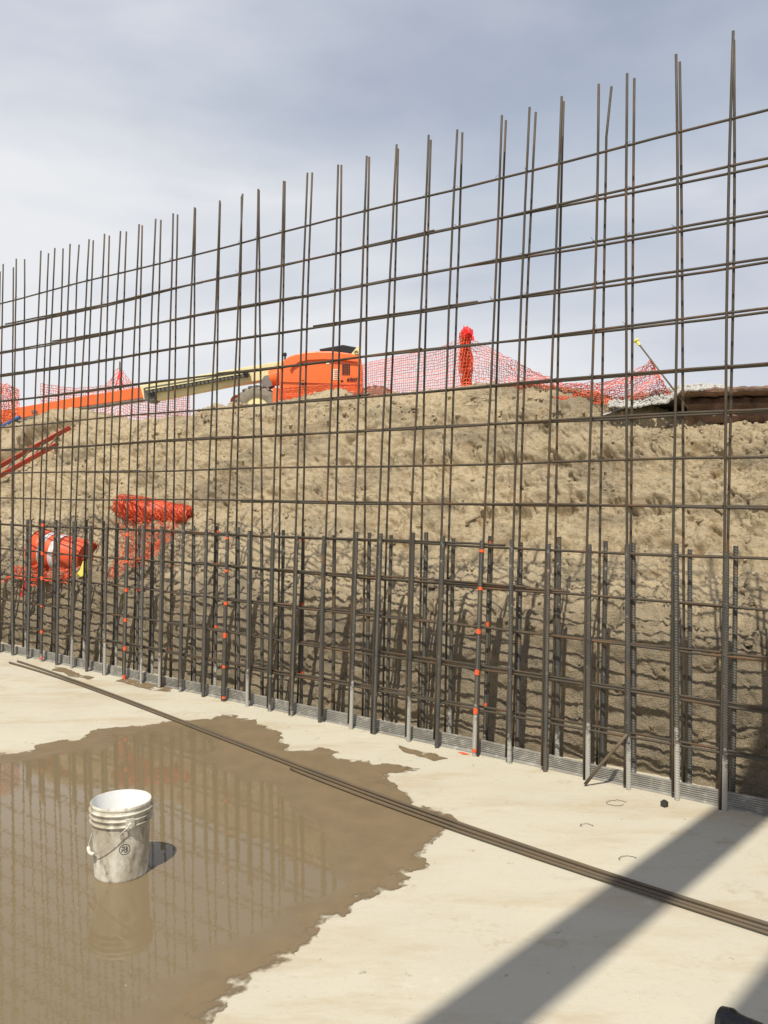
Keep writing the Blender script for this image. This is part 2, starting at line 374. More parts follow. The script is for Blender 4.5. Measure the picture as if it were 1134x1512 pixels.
pl = np.concatenate([[0], np.cumsum(np.linalg.norm(np.diff(prof, axis=0), axis=1))])
def sv(px, py):
    best = None
    for t_ in np.arange(.4, 3.7, .02):
        p = ray_t(px, py, t_); z_ = float(np.interp(t_, prof[:, 0], prof[:, 1])); e_ = abs(z_-p.z)
        if best is None or e_ < best[0]: best = (e_, np.array([p.x*T[0]+p.y*T[1], float(np.interp(t_, prof[:, 0], pl))]))
    return best[1]
CRACKS = []
for line in ([(1018, 764), (1000, 792), (984, 822)], [(935, 880), (905, 915), (880, 930)], [(800, 905), (812, 915)], [(592, 655), (578, 690), (572, 730)], [(545, 640), (535, 672)], [(150, 870), (130, 910)], [(245, 880), (232, 920), (215, 950)], [(478, 905), (465, 960), (445, 990)], [(655, 870), (640, 900)], [(352, 690), (330, 720)]):
    for a_, b_ in zip(line[:-1], line[1:]): CRACKS.append((sv(*a_), sv(*b_)))
BERM = np.array(sorted([sv(x_, y_) for x_, y_ in ((-60, 704), (0, 690), (40, 676), (80, 660), (115, 645), (150, 626), (172, 616))], key=lambda q: q[0]))
def bank(s, v):
    """s along the wall, v metres along the profile -> arrays t, z (displaced)"""
    t0 = np.interp(v, pl, prof[:, 0]); z0 = np.interp(v, pl, prof[:, 1])
    tb = np.interp(v+.09, pl, prof[:, 0])-np.interp(v-.09, pl, prof[:, 0]); zb = np.interp(v+.09, pl, prof[:, 1])-np.interp(v-.09, pl, prof[:, 1])
    ln = np.hypot(tb, zb)+1e-9; nt_, nz_ = -zb/ln, tb/ln
    left = sstep(5.2, 7.5, s)
    z0 = z0+(crest_z(s)-3.0)*sstep(1.6, 2.95, z0)*np.where(t0 > 3.7, 1-.6*sstep(3.7, 5, t0), 1)
    # left end: bench lower, and a hollow under it
    z0 = z0+left*np.interp(t0, [.45, .6, .9, 1.5, 2.1, 2.5, 3.0], [0, -.14, -.08, .34, .34, .18, 0])
    h = .13*fbm(s*.55, v*.5, v*0+3.1, 3)
    warp = .35*fbm(s*1.1, v*1.1, v*0+8, 2)
    lay = perlin(s*.55+warp, v*4.2+warp*1.5, v*0+1.5)                              # level ledges
    h = h+.105*lay*(1-.5*left)
    a = .85; u_, w__ = s*math.cos(a)+v*math.sin(a), -s*math.sin(a)+v*math.cos(a)
    h = h+.1*perlin(w__*.9, u_*4.4+warp, s*0+4)*(.25+.75*left)                     # bucket tooth grooves
    b1 = fbm(s*2.6, v*3.0, v*0+12, 3); h = h+.075*(np.abs(b1)*-1.6+.5)
    b2 = fbm(s*7.5+warp, v*9, v*0+31, 3, .55); h = h+.034*(.5-np.abs(b2)*1.8)
    b3 = fbm(s*19, v*23, v*0+44, 2, .65); h = h+.02*(.5-np.abs(b3)*1.7)
    # ledge, hand-placed cracks, many small crevices
    zl_ = z0-2.28+.10*perlin(s*.8, s*0+2, s*0)+.05*perlin(s*3, s*0+7, s*0)
    h = h+.075*(np.tanh(zl_/.035)*np.exp(-(zl_/.35)**2))*(1-left)
    vl = np.interp(s, BERM[:, 0], BERM[:, 1])+.05*perlin(s*2.2, s*0+5, s*0); dv = v-vl
    h = h+.13*np.tanh(dv/.03)*np.exp(-(dv/.3)**2)*sstep(BERM[0, 0]-.2, BERM[0, 0]+.6, s)
    for zq, am in ((2.66, .05), (1.75, .06)):
        z3 = z0-zq+.12*perlin(s*.7, s*0+zq*9, s*0)+.05*perlin(s*2.7, s*0+zq*5, s*0); h = h+am*np.tanh(z3/.03)*np.exp(-(z3/.22)**2)*sstep(-.25, .2, perlin(s*.6, s*0+zq, s*0+1))*(1-.6*left)
    for (pa, pb) in CRACKS:
        ab = pb-pa; q = np.clip(((s-pa[0])*ab[0]+(v-pa[1])*ab[1])/(ab @ ab), 0, 1)
        dd = np.hypot(s-pa[0]-q*ab[0]+.05*perlin(s*6, v*6, s*0+3), v-pa[1]-q*ab[1]+.05*perlin(s*6, v*6, s*0+13)); h = h-.10*np.exp(-(dd/.022)**2)
    for fr, wd_, dp, sd2 in ((4.5, .045, .06, 101), (9., .06, .045, 131), (17., .085, .028, 151)):
        c5 = np.abs(perlin(s*fr*.8+warp*3, v*fr*1.02, s*0+sd2)); h = h-dp*np.exp(-(c5/wd_)**2)*sstep(-.05, .3, perlin(s*fr*.35, v*fr*.35, s*0+sd2+9))
    # torn cracks
    cr = np.abs(perlin(w__*1.3+warp, u_*1.9, s*0+77)); h = h-.085*np.exp(-(cr/.035)**2)*sstep(-.1, .35, perlin(s*.9, v*.9, s*0+55))
    pit = sstep(.42, .62, perlin(s*3.3, v*3.9, s*0+91)); h = h-.06*pit
    fade = sstep(-.2, .1, z0)*1.0
    damp = np.where(t0 > 3.5, np.clip(1-(t0-3.5)*.35, .3, 1), 1)*np.where(z0 > 2.75+crest_z(s)-3.0, .7, 1)
    amp = (.3+.7*sstep(.75, 1.1, z0))
    h = h*fade*damp*amp
    t = t0+nt_*h; z = z0+nz_*h
    return np.maximum(t, .22+.0*s), z
ss = np.concatenate([np.arange(-5, 0, .05), np.arange(0, 6, .0125), np.arange(6, 15, .021), np.arange(15, 16, .05), np.arange(16, 25, .08)])
vv = np.concatenate([np.arange(0, pl[-1]-1.2, .0145), np.arange(pl[-1]-1.2, pl[-1], .05)])
S, V = np.meshgrid(ss, vv, indexing='ij')
tt, zz = bank(S, V)
side = .05*fbm(S*3, V*3, S*0+66, 3)*sstep(.3, .9, V)
co = np.empty(S.shape+(3,)); S2 = S+side
co[..., 0] = N[0]*(D+tt)+T[0]*S2; co[..., 1] = N[1]*(D+tt)+T[1]*S2; co[..., 2] = zz
def grid_mesh(name, co):
    a, b = co.shape[:2]
    me = bpy.data.meshes.new(name); me.vertices.add(a*b); me.vertices.foreach_set('co', co.reshape(-1).astype(np.float32))
    i = np.arange(a*b).reshape(a, b)
    q = np.stack([i[:-1, :-1], i[1:, :-1], i[1:, 1:], i[:-1, 1:]], -1).reshape(-1)
    nf = len(q)//4
    me.loops.add(nf*4); me.loops.foreach_set('vertex_index', q.astype(np.int32))
    me.polygons.add(nf); me.polygons.foreach_set('loop_start', (np.arange(nf)*4).astype(np.int32))
    me.update(); me.validate(); me.polygons.foreach_set('use_smooth', np.ones(nf, bool))
    return me
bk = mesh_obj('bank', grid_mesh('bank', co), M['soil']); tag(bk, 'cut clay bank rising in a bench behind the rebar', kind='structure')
def BP(s, v, lift=0.0):                                  # a point on the bank surface
    t_, z_ = bank(np.array([float(s)]), np.array([float(v)])); p = W(s, t_[0], z_[0]); p.z += lift; return p
def v_of_t(t): return float(np.interp(t, prof[:, 0], pl))
up = MB()
up.prism([W(-300, 4.9, 2.9), W(-300, 420, 2.9), W(300, 420, 2.9), W(300, 4.9, 2.9)], (0, 0, -.5))
tag(up.obj('upper_ground', M['soil']), 'level clay ground above the bank', kind='structure')
# loose clods lying on the bench and slope
cl = MB()
ico = bmesh.new(); bmesh.ops.create_icosphere(ico, subdivisions=1, radius=1); iv = [v.co.copy() for v in ico.verts]; jf = [tuple(v.index for v in f.verts) for f in ico.faces]; ico.free()
def rock(mb_, p, r, sq=.7):
    a = [random.uniform(.65, 1.15) for _ in iv]; R = Matrix.Rotation(random.uniform(0, 6.3), 3, 'Z') @ Matrix.Rotation(random.uniform(0, 6.3), 3, 'X')
    k = (1, random.uniform(.6, 1), random.uniform(.5, .9))
    mb_.add([p+(R @ Vector((v.x*k[0], v.y*k[1], v.z*k[2])))*r*q for v, q in zip(iv, a)], jf)
NC = 3400
cs_s = rng.uniform(0, 15, NC); pick = rng.random(NC)
cs_v = np.where(pick < .55, rng.uniform(pl[4], pl[8]+.1, NC), rng.uniform(pl[2], pl[12], NC))
ct_, cz_ = bank(cs_s, cs_v)
for a_, b_, d_ in zip(cs_s, ct_, cz_): rock(cl, W(a_, b_, d_), random.choice([.008, .012, .016, .022, .03, .042 if random.random() < .5 else .02]))
NC = 800
cs_s = rng.uniform(1.5, 12, NC); cs_v = rng.uniform(pl[11], pl[13]+.1, NC); ct_, cz_ = bank(cs_s, cs_v)
for a_, b_, d_ in zip(cs_s, ct_, cz_): rock(cl, W(a_, b_, d_), random.choice([.012, .018, .025, .035, .05 if random.random() < .4 else .02]))
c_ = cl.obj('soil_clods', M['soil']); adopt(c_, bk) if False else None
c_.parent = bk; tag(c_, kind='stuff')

# ------------------------------------------------------------------ puddle
def ragged(pts, amp, depth, seed):
    r = random.Random(seed); P = [Vector((p.x, p.y)) for p in pts]
    for k in range(depth):
        Q = []
        for i, p in enumerate(P):
            q = P[(i+1) % len(P)]; dd = q-p; L_ = dd.length
            Q.append(p)
            if L_ > .012: Q.append((p+q)/2+Vector((-dd.y, dd.x))*r.uniform(-amp, amp))
        P = Q
    return P
outline_px = [(-420, 1140), (-150, 1118), (0, 1112), (52, 1106), (52, 1100), (38, 1096), (60, 1096), (85, 1094), (112, 1093), (122, 1088), (132, 1080), (150, 1076), (180, 1074), (210, 1071), (236, 1069), (245, 1063), (262, 1066), (290, 1063), (312, 1063), (318, 1058), (350, 1061), (380, 1063), (392, 1072), (412, 1078), (418, 1090), (428, 1098), (436, 1107), (452, 1108), (470, 1104), (488, 1107), (502, 1116), (525, 1121), (552, 1126), (575, 1128), (598, 1132), (616, 1136), (606, 1140), (588, 1141), (574, 1147), (584, 1158), (600, 1170), (606, 1180), (628, 1192), (650, 1200), (668, 1210), (672, 1222), (655, 1232), (640, 1246), (622, 1262), (634, 1279), (612, 1286), (596, 1290), (606, 1304), (590, 1312), (566, 1316), (548, 1326), (520, 1338), (512, 1350), (482, 1358), (470, 1368), (468, 1386), (446, 1398), (432, 1418), (404, 1430), (376, 1442), (366, 1462), (336, 1482), (318, 1498), (300, 1516), (270, 1560), (200, 1640), (-300, 1700)]
P2 = ragged([ground(x, y) for x, y in outline_px], .22, 4, 3)
n0 = len(P2)
A = np.array([[p.x, p.y] for p in P2])
gx, gy = np.meshgrid(np.arange(A[:, 0].min(), A[:, 0].max(), .07), np.arange(A[:, 1].min(), A[:, 1].max(), .07)); G = np.stack([gx.ravel(), gy.ravel()], 1)
def seg_dist(G, A):
    B = np.roll(A, -1, 0); best = np.full(len(G), 1e9); ins = np.zeros(len(G), bool)
    for a, b in zip(A, B):
        ab = b-a; q = np.clip(((G-a) @ ab)/(ab @ ab+1e-12), 0, 1)
        best = np.minimum(best, np.hypot(*(G-a-q[:, None]*ab).T))
        c_ = ((a[1] > G[:, 1]) != (b[1] > G[:, 1])); xx = (b[0]-a[0])*(G[:, 1]-a[1])/(b[1]-a[1]+1e-12)+a[0]
        ins ^= c_ & (G[:, 0] < xx)
    return best, ins
dist, ins = seg_dist(G, A)
Gi = G[ins & (dist > .02)]
res = geometry.delaunay_2d_cdt([Vector(p) for p in A.tolist()]+[Vector(p) for p in Gi.tolist()], [], [list(range(n0))], 1, 1e-6)
pv = np.array([[v.x, v.y] for v in res[0]])
pd, _ = seg_dist(pv, A)
# wet film thins towards the rebar wall and the slab's right, deep water lies left and front
sh = np.array([ray_s(567)])
pos_s = pv @ T; pos_t = pv @ N-D
deep = pd*1.0-.55*sstep(-2.4, -1.2, pos_t)*(1-sstep(4.2, 6.0, pos_s))-.10
deep = deep+.12*fbm(pv[:, 0]*1.3, pv[:, 1]*1.3, pv[:, 0]*0+2, 3)
me = bpy.data.meshes.new('puddle'); me.from_pydata([(x, y, .004) for x, y in pv], [], [tuple(f) for f in res[2]]); me.update()
me.attributes.new('depth', 'FLOAT', 'POINT').data.foreach_set('value', deep.astype(np.float32))
me.attributes.new('edge', 'FLOAT', 'POINT').data.foreach_set('value', np.minimum(pd, .3).astype(np.float32))
pu = mesh_obj('puddle', me, M['puddle']); tag(pu, 'shallow muddy brown puddle on the slab round the bucket', kind='structure')
# small damp patches at the foot of the rebar
for pts in ([(205, 1003), (232, 1008), (255, 1016), (252, 1022), (225, 1020), (196, 1012), (170, 1006), (180, 1002)], [(80, 984), (110, 992), (140, 1000), (130, 1004), (100, 998), (76, 990)], [(585, 1098), (640, 1112), (662, 1120), (640, 1124), (600, 1112)], [(330, 1054), (352, 1057), (345, 1062), (322, 1060)], [(600, 1132), (620, 1135), (612, 1139), (590, 1137)], [(640, 1199), (652, 1198), (668, 1204), (676, 1212), (660, 1216), (640, 1208)]):
    Q = ragged([ground(x, y) for x, y in pts], .12, 3, len(pts)+pts[0][0])
    me = bpy.data.meshes.new('damp_patch'); me.from_pydata([(p.x, p.y, .0025) for p in Q], [], [tuple(range(len(Q)))]); me.update()
    me.attributes.new('depth', 'FLOAT', 'POINT').data.foreach_set('value', [-.3]*len(Q))
    me.attributes.new('edge', 'FLOAT', 'POINT').data.foreach_set('value', [.045]*len(Q))
    o = mesh_obj('damp_patch', me, M['puddle']); o.parent = slab

# ------------------------------------------------------------------ rebar cage
base_px = [1070, 1000, 928, 868, 805, 752, 700, 645, 603, 552, 518, 472, 430, 398, 365, 330, 300, 266, 235, 208, 183, 154, 128, 105.5, 84, 61, 41, 19]
top_px = [(1083, 45), (997, 80), (926, 108), (883, 124), (829, 142), (782, 158), (740, 170), (675, 191), (632, 199), (585, 213), (541, 230), (498, 243), (454, 255), (418, 267), (381, 279), (357, 286), (324, 296), (287, 306), (255, 315), (230, 323), (205, 331), (178, 341), (154, 345), (131, 353), (103, 360), (81, 366), (60, 370), (24, 382)]
back_px = [(1083, 60), (1004, 92), (937, 116), (897, 130), (833, 150), (792, 166), (748, 178), (683, 196), (637, 207), (588, 220), (546, 232), (504, 244), (462, 255), (421, 268), (383, 281), (357, 290), (326, 300), (289, 308), (263, 317), (238, 325), (211, 333), (187, 342), (162, 348), (139, 355), (115, 362), (94, 367), (72, 374), (37, 383)]
fb = [ray_s(x) for x in base_px]
ft = [(ray_s(x), ray_t(x, y, 0).z) for x, y in top_px]
TB = .15
bt = [(ray_s(x, TB), ray_t(x, y, TB).z) for x, y in back_px]
# carry the wall on beyond both edges of the frame
r2 = random.Random(4)
for k in range(6): fb.append(fb[27]+.3*(k+1)); q = fb[-1]; ft.append((q-.05+r2.uniform(-.06, .06), 4.54)); bt.append((q-.02+r2.uniform(-.05, .05), 4.53))
for k in range(7): fb.append(fb[0]-.29*(k+1)); q = fb[-1]; ft.append((q+r2.uniform(-.05, .05), 4.6)); bt.append((q+r2.uniform(-.05, .05), 4.58))
NB = len(fb)
cage = empty('rebar_cage', W(5, .05, 0)); tag(cage, 'tall grid of rusty rebar tied to thick dowels along the slab edge', 'rebar cage')
# ribbed dowel mesh, shared
def dowel_mesh():
    m = MB(); r0, pitch, n_ = .0138, .0165, 10; H = 1.58; k = int(H/pitch*4)
    vs = []
    for i in range(k+1):
        z = H*i/k
        for j in range(n_):
            ph = (z/pitch+j/n_*2) % 1.0
            r = r0+(.0027 if ph < .38 else 0)
            if j in (0, 5): r = r0+.0027
            a = 2*math.pi*j/n_; vs.append((r*math.cos(a), r*math.sin(a), z))
    m.add(vs, [(i*n_+j, i*n_+(j+1) % n_, (i+1)*n_+(j+1) % n_, (i+1)*n_+j) for i in range(k) for j in range(n_)]+[tuple(k*n_+j for j in range(n_))])
    return m.mesh('dowel_bar')
DM = dowel_mesh(); DM.materials.append(M['dowel'])
mk = MB()
rm = random.Random(2); nn = 16; vs_ = []
for row_ in range(4):
    for j in range(nn+1):
        a_ = -2.0+4.0*j/nn; edge_ = 1-abs(j/nn*2-1)**3; z_ = (row_-1.5)*.011*edge_+rm.uniform(-.003, .003); rr_ = .0172+.0016*edge_; vs_.append((rr_*math.cos(a_), rr_*math.sin(a_), z_))
mk.add(vs_, [(r_*(nn+1)+j, r_*(nn+1)+j+1, (r_+1)*(nn+1)+j+1, (r_+1)*(nn+1)+j) for r_ in range(3) for j in range(nn)]); PM = mk.mesh('paint_mark', True); PM.materials.append(M['paint'])
zl = [4.10, 3.82, 3.52, 3.245, 2.95, 2.64, 2.37, 2.09, 1.80, 1.50, 1.205, .915, .615, .33]
marks_f = {6: [10, 11, 12, 13, 9], 15: [9, 10, 11, 12, 13], 20: [9, 10, 11, 12, 13], 25: [9, 10, 11, 12, 13]}
marks_b = {6: [9, 11, 13], 12: [9, 11, 12, 13], 16: [9, 10, 12], 18: [9, 10, 11, 12, 13], 20: [10, 11]}
def lean_at(i, back):
    b = fb[i]; tp, zt = (bt if back else ft)[i]; return (tp-b)/4.55
FB2 = []
for row in (0, 1):
    for i in range(NB):
        sb = fb[i]+(r2.uniform(-.03, .04) if row else 0)
        t_ = TB+.01 if row else 0.0
        o = bpy.data.objects.new('dowel_bar', DM); col.objects.link(o)
        p = W(sb, t_, -.02 if not row else -.02)
        sl_ = lean_at(i, row)*.75+r2.uniform(-.012, .012)
        o.matrix_world = Matrix.Translation(p) @ Matrix.Rotation(sl_, 4, Vector((N[0], N[1], 0))*-1) @ Matrix.Rotation(r2.uniform(-.012, .012), 4, Vector((T[0], T[1], 0))) @ Matrix.Rotation(r2.uniform(0, 6.28), 4, 'Z') @ Matrix.Diagonal((1, 1, r2.uniform(.975, 1.015), 1))
        mw = o.matrix_world.copy(); o.parent = cage; o.matrix_parent_inverse = Matrix.Translation(-cage.location); o.matrix_basis = mw
        FB2.append((row, i, sb, sl_))
        mlist = (marks_b if row else marks_f).get(i, [])
        zs = [zl[k]+.02 for k in mlist]+([.06] if mlist and not row else [])
        for z in zs:
            q = bpy.data.objects.new('paint_mark', PM); col.objects.link(q); q.parent = o
            q.location = (0, 0, z+r2.uniform(-.012, .012)); q.scale = (1, 1, r2.uniform(.5, 1.4)); q.rotation_euler = (0, 0, -1.6-math.atan2(mw[1][0], mw[0][0])+r2.uniform(-.8, .8))
# thin verticals
for row in (0, 1):
    for i in range(NB):
        b = [f for f in FB2 if f[0] == row and f[1] == i][0]
        tp, zt = (bt if row else ft)[i]
        off = .028*(-1 if i in (6, 11, 14, 18, 22) else 1)
        s0 = b[2]+off; t_ = (TB-.005 if row else .004)
        zb = r2.uniform(.02, .06) if (i % 3 or row) else .0
        pts = []
        k1, k2 = r2.uniform(-.012, .012), r2.uniform(-.015, .015)
        for j in range(15):
            f = j/14; z = zb+(zt-zb)*f
            s_ = s0+(tp-s0)*f**1.15+k1*math.sin(f*6.0)+k2*math.sin(f*3.1)*.6
            pts.append(W(s_, t_+r2.uniform(-.002, .002)+.02*f*k1*8, z))
        if i in (3, 24) and row: pts[-1] = pts[-1]+Vector((-T[0], -T[1], 0))*.03
        m = MB(); m.tube(pts, .0086, 7); adopt(m.obj('vertical_bar', M['bar'], smooth=True), cage)
# horizontals (main line, then laps that run alongside)
s_lo, s_hi = min(fb)-.25, max(fb)+.25
def hbar(z, a, b, t_=.029, dz0=0, dz1=0, wig=.006):
    m = MB(); k = max(6, int((b-a)/.3)); p1, p2 = r2.uniform(0, 6), r2.uniform(0, 6)
    m.tube([W(a+(b-a)*j/k, t_+.003*math.sin(j*.9+p2), z+dz0+(dz1-dz0)*j/k+wig*math.sin(j*.55+p1)+r2.uniform(-.002, .002)) for j in range(k+1)], .0086, 7)
    adopt(m.obj('horizontal_bar', M['bar'], smooth=True), cage)
for k, z in enumerate(zl):
    cut = s_lo+(s_hi-s_lo)*random.Random(k*3+1).uniform(.3, .7)
    if k == 0: hbar(z, s_lo, s_hi, .029)
    else:
        hbar(z, s_lo, cut+.45, .029); hbar(z, cut-.45, s_hi, .046, .012, 0)
laps = [(1, 6.4, 9.9, .004, .022), (2, 5.2, 8.9, .012, .02), (3, 8.2, 12, .015, .02), (4, 4.0, 6.2, .01, .016), (3, 3.4, 5.0, .018, .012), (10, 3.0, 6.5, .022, .02), (12, -.2, 4.5, .024, .02), (13, 3.9, 8.4, .024, .02)]
for k, a, b, d0, d1 in laps: hbar(zl[k], a, b, .047, d0, d1)
for k in (1, 2, 3, 4, 5, 6, 8, 9, 10, 11, 12, 13):
    z = zl[k]; m = MB(); p1 = r2.uniform(0, 6); up_ = .042*(z-1.9)/2 if z > 1.9 else .0
    ends = (s_lo, s_hi) if k not in (8, 5) else (s_lo, 6.0)
    P = []
    for a in np.arange(ends[0], ends[1], .3):
        dz = np.interp(a, [1, 2.6, 4.0, 6.5, 8, 10], [0, .3, 1, 1, .5, .4])*up_+(-.008 if z < 1.6 else 0)
        P.append(W(a, TB-.018, z+dz+.005*math.sin(a*1.9+p1)+r2.uniform(-.002, .002)))
    m.tube(P, .0086, 7); adopt(m.obj('horizontal_bar', M['bar'], smooth=True), cage)
# tie wires: one small twisted loop at each crossing of the near row
tw = MB()
for i in range(NB):
    for k, z in enumerate(zl):
        if r2.random() < .25: continue
        s_ = fb[i]+(ft[i][0]-fb[i])*(z/4.55)+.01; c = W(s_, .014, z)
        e1 = Vector((T[0], T[1], 0)); e3 = Vector((N[0], N[1], 0)); u = (e1*r2.choice((1, -1))+Vector((0, 0, 1))).normalized()
        ring = [c+u*.021*math.cos(a)+e3*.026*math.sin(a) for a in np.linspace(0, 6.1, 8)]
        tail = ring[-1]-e3*r2.uniform(-.01, .02)+u*r2.uniform(.01, .025)+Vector((0, 0, r2.uniform(-.03, .01)))
        tw.tube(ring+[tail], .0014, 3, False)
adopt(tw.obj('tie_wires', M['wire']), cage)['kind'] = 'stuff'

# ------------------------------------------------------------------ waterstop between the two rows
prof_w = []
for k in range(5):
    z = .016+.013*k
    prof_w += [(-.005, z), (-.012, z+.003), (-.012, z+.008), (-.005, z+.011)]
prof_w = [(-.035, -.01), (-.035, .006), (-.010, .010)]+prof_w+[(-.012, .083), (-.012, .091), (.012, .091), (.012, .083), (.006, .08), (.006, -.01)]
ws = MB(); n_ = len(prof_w); vs = []; segs = 90
for j in range(segs+1):
    s_ = s_lo-.2+(s_hi-s_lo+.4)*j/segs
    wob = .008*math.sin(s_*1.7)+.006*math.sin(s_*4.1+1)+r2.uniform(-.0015, .0015); wz = .006*math.sin(s_*2.3)+r2.uniform(-.0015, .0015)
    for (a, z) in prof_w: vs.append(W(s_, .082+a+wob*(z/.1), z+wz*(z > .01)))
ws.add(vs, [(j*n_+i, j*n_+(i+1) % n_, (j+1)*n_+(i+1) % n_, (j+1)*n_+i) for j in range(segs) for i in range(n_)])
w_ = ws.obj('waterstop', M['pvc']); tag(w_, 'grey ribbed plastic waterstop strip standing in the slab between dowels', 'waterstop')
# orange paint smears on the slab at the foot of marked dowels
for px, py in ((685, 1113), (345, 1034), (198, 1003), (424, 1046)):
    c = ground(px, py); Q = ragged([c+Vector((math.cos(a)*.05*T[0]-math.sin(a)*.02*N[0], math.cos(a)*.05*T[1]-math.sin(a)*.02*N[1], 0)) for a in np.linspace(0, 5.6, 9)], .2, 2, px)
    m = MB(); m.add([(p.x, p.y, .0035) for p in Q], [tuple(range(len(Q)))]); o = m.obj('paint_smear', M['paint']); o.parent = slab
# rough crumbs of concrete along the dowel line and on the floor
crm = MB()
for i in range(700):
    s_ = random.uniform(-.3, 10.5); t_ = random.gauss(-.02, .035) if random.random() < .8 else random.uniform(-.3, .05)
    rock(crm, W(s_, t_, .001), random.choice([.003, .004, .006, .009]))
for i in range(260):
    p = ground(random.uniform(-50, 1190), random.uniform(1010, 1600)); rock(crm, p+Vector((0, 0, .001)), random.choice([.002, .003, .004, .006]))
o = crm.obj('concrete_crumbs', M['concrete']); o.parent = slab; o['kind'] = 'stuff'

# ------------------------------------------------------------------ loose bars on the slab
def loose(pts, r, label):
    m = MB(); m.tube(pts, r, 10); o = m.obj('loose_rebar', M['rod'], smooth=True); tag(o, label, 'rebar', 'loose bars lying across the slab'); return o
def path(pxs, z, off=0, k=40):
    P = [ground(x, y, z) for x, y in pxs]; xs = np.array([p.x for p in P]); ys = np.array([p.y for p in P])
    c = np.polyfit(xs, ys, 3); X = np.linspace(xs.min(), xs.max(), k)
    return [Vector((x, float(np.polyval(c, x))+off, z)) for x in X]
R0 = .0095
main = [(14, 978), (60, 992), (140, 1019), (245, 1057), (340, 1094), (430, 1131), (520, 1166), (640, 1209), (760, 1250), (880, 1289), (1000, 1328), (1134, 1372), (1300, 1424)]
loose(path(main, R0+.004, .0), R0, 'long rebar in the middle of the bundle lying across slab and puddle')
loose(path([(24, 977)]+main[1:], R0+.004, .062), R0, 'long rebar on the dowel side of the bundle lying across the slab')
loose(path(main[5:], R0+.004, -.055), R0*.8, 'shorter thin rebar on the bucket side of the bundle on the slab')

# diagonal prop bar leaning at the dowels
m = MB(); a = ground(864, 1158, .012); b = W(ray_s(925, -.02), -.028, .42); b = ray_t(926, 1084, -.03)
m.tube([a, a.lerp(b, .35)+Vector((0, 0, .006)), a.lerp(b, .7), b], .011, 9)
tag(m.obj('leaning_bar', M['rod'], smooth=True), 'short scrap bar leaning on the dowels from the slab', 'rebar')

# black block, wire scraps
m = MB(); c = ground(981, 1187, .016); m.box(c, .034, .034, .034, Matrix.Rotation(.5, 3, 'Z')); m.box(c+Vector((0, 0, .02)), .02, .02, .008, Matrix.Rotation(.5, 3, 'Z'))
tag(m.obj('rebar_spacer', M['black'], bevel=.004), 'small black plastic spacer block on the pale slab', 'spacer')
def curl(px, py, r, turns, label, seed):
    rr = random.Random(seed); c = ground(px, py, .003); P = []
    for k in range(26):
        a = turns*2*math.pi*k/25; q = r*(1+.25*math.sin(a*1.3+seed)); P.append(c+Vector((math.cos(a)*q*1.2+rr.uniform(-.004, .004), math.sin(a)*q+rr.uniform(-.004, .004), abs(rr.gauss(0, .002)))))
    m = MB(); m.tube(P, .0013, 4); tag(m.obj('wire_scrap', M['wire']), label, 'wire scrap', 'tie wire scraps on the slab')
curl(908, 1185, .045, .9, 'round loop of thin tie wire dropped on the slab', 2)
curl(868, 1220, .03, .55, 'short hooked tie wire scrap between loop and bundle on the slab', 5)
curl(925, 1268, .035, .6, 'wavy tie wire scrap beside the shadow band on the slab', 8)
curl(606, 1022 + 60, .02, .5, 'tiny tie wire scrap near the puddle edge', 12)

# black wrapped pipe end, low corner
m = MB(); a = ground(1066, 1506, .05); b = a+Vector((.26, -.34, .0)); pts = [a.lerp(b, f)+Vector((0, 0, .006*math.sin(f*9))) for f in np.linspace(0, 1, 14)]
m.tube(pts, [.045+.006*math.sin(j*2.1) for j in range(14)], 18, False)
m.tube(pts[::-1], [.042]*14, 18, False)
o = m.obj('black_sleeve', M['sleeve'], smooth=True); tag(o, 'glossy black plastic pipe sleeve lying on the slab in the shade', 'pipe sleeve')

# ------------------------------------------------------------------ bucket
BC = Vector((-1.306, 4.40, 0))
bk_e = empty('bucket', BC); tag(bk_e, 'dirty white plastic bucket with wire handle standing in the puddle', 'bucket')
H = .365
rad = lambda z: .128+.017*z/H
pr = [(.0, .004), (.118, .004), (.125, .0), (.1295, .006), (.129, .016)]
pr += [(rad(z), z) for z in np.linspace(.03, .262, 8)]
for zc_ in (.275, .303, .331): pr += [(rad(zc_)+.001, zc_-.004), (rad(zc_)+.0095, zc_-.003), (rad(zc_)+.0105, zc_+.001), (rad(zc_)+.009, zc_+.003), (rad(zc_)+.001, zc_+.0045)]
pr += [(rad(.35), .349), (rad(.36)+.0035, .352), (rad(.36)+.004, .36), (rad(.36)+.001, H), (rad(.36)-.002, H)]
m = MB(); m.lathe(pr, 64, None, BC); m.obj('body', M['bucket'], bk_e, smooth=True, angle=40)
m = MB(); m.lathe([(rad(.36)-.002, H), (rad(.36)-.003, .36), (rad(.3)-.003, .3), (rad(.02)-.003, .02), (rad(.02)-.01, .012), (0, .011)], 64, None, BC); m.obj('inside', M['bucket_in'], bk_e, smooth=True)
ax = Vector((math.sin(math.radians(32)), -math.cos(math.radians(32)), 0)); pp = Vector((-math.cos(math.radians(32)), -math.sin(math.radians(32)), 0))
for sgn in (1, -1):
    m = MB(); q = math.atan2(ax.y*sgn, ax.x*sgn); Rz = Matrix.Rotation(q, 3, 'Z')
    m.box(BC+ax*sgn*(rad(.29)+.008)+Vector((0, 0, .29)), .016, .04, .05, Rz); m.lathe([(0, .012), (.012, .012), (.014, .006), (.014, -.004)], 16, Rz @ Matrix.Rotation(math.pi/2, 3, 'Y'), BC+ax*sgn*(rad(.29)+.012)+Vector((0, 0, .283)))
    m.obj('handle_ear', M['bucket'], bk_e, bevel=.002)
hp = []
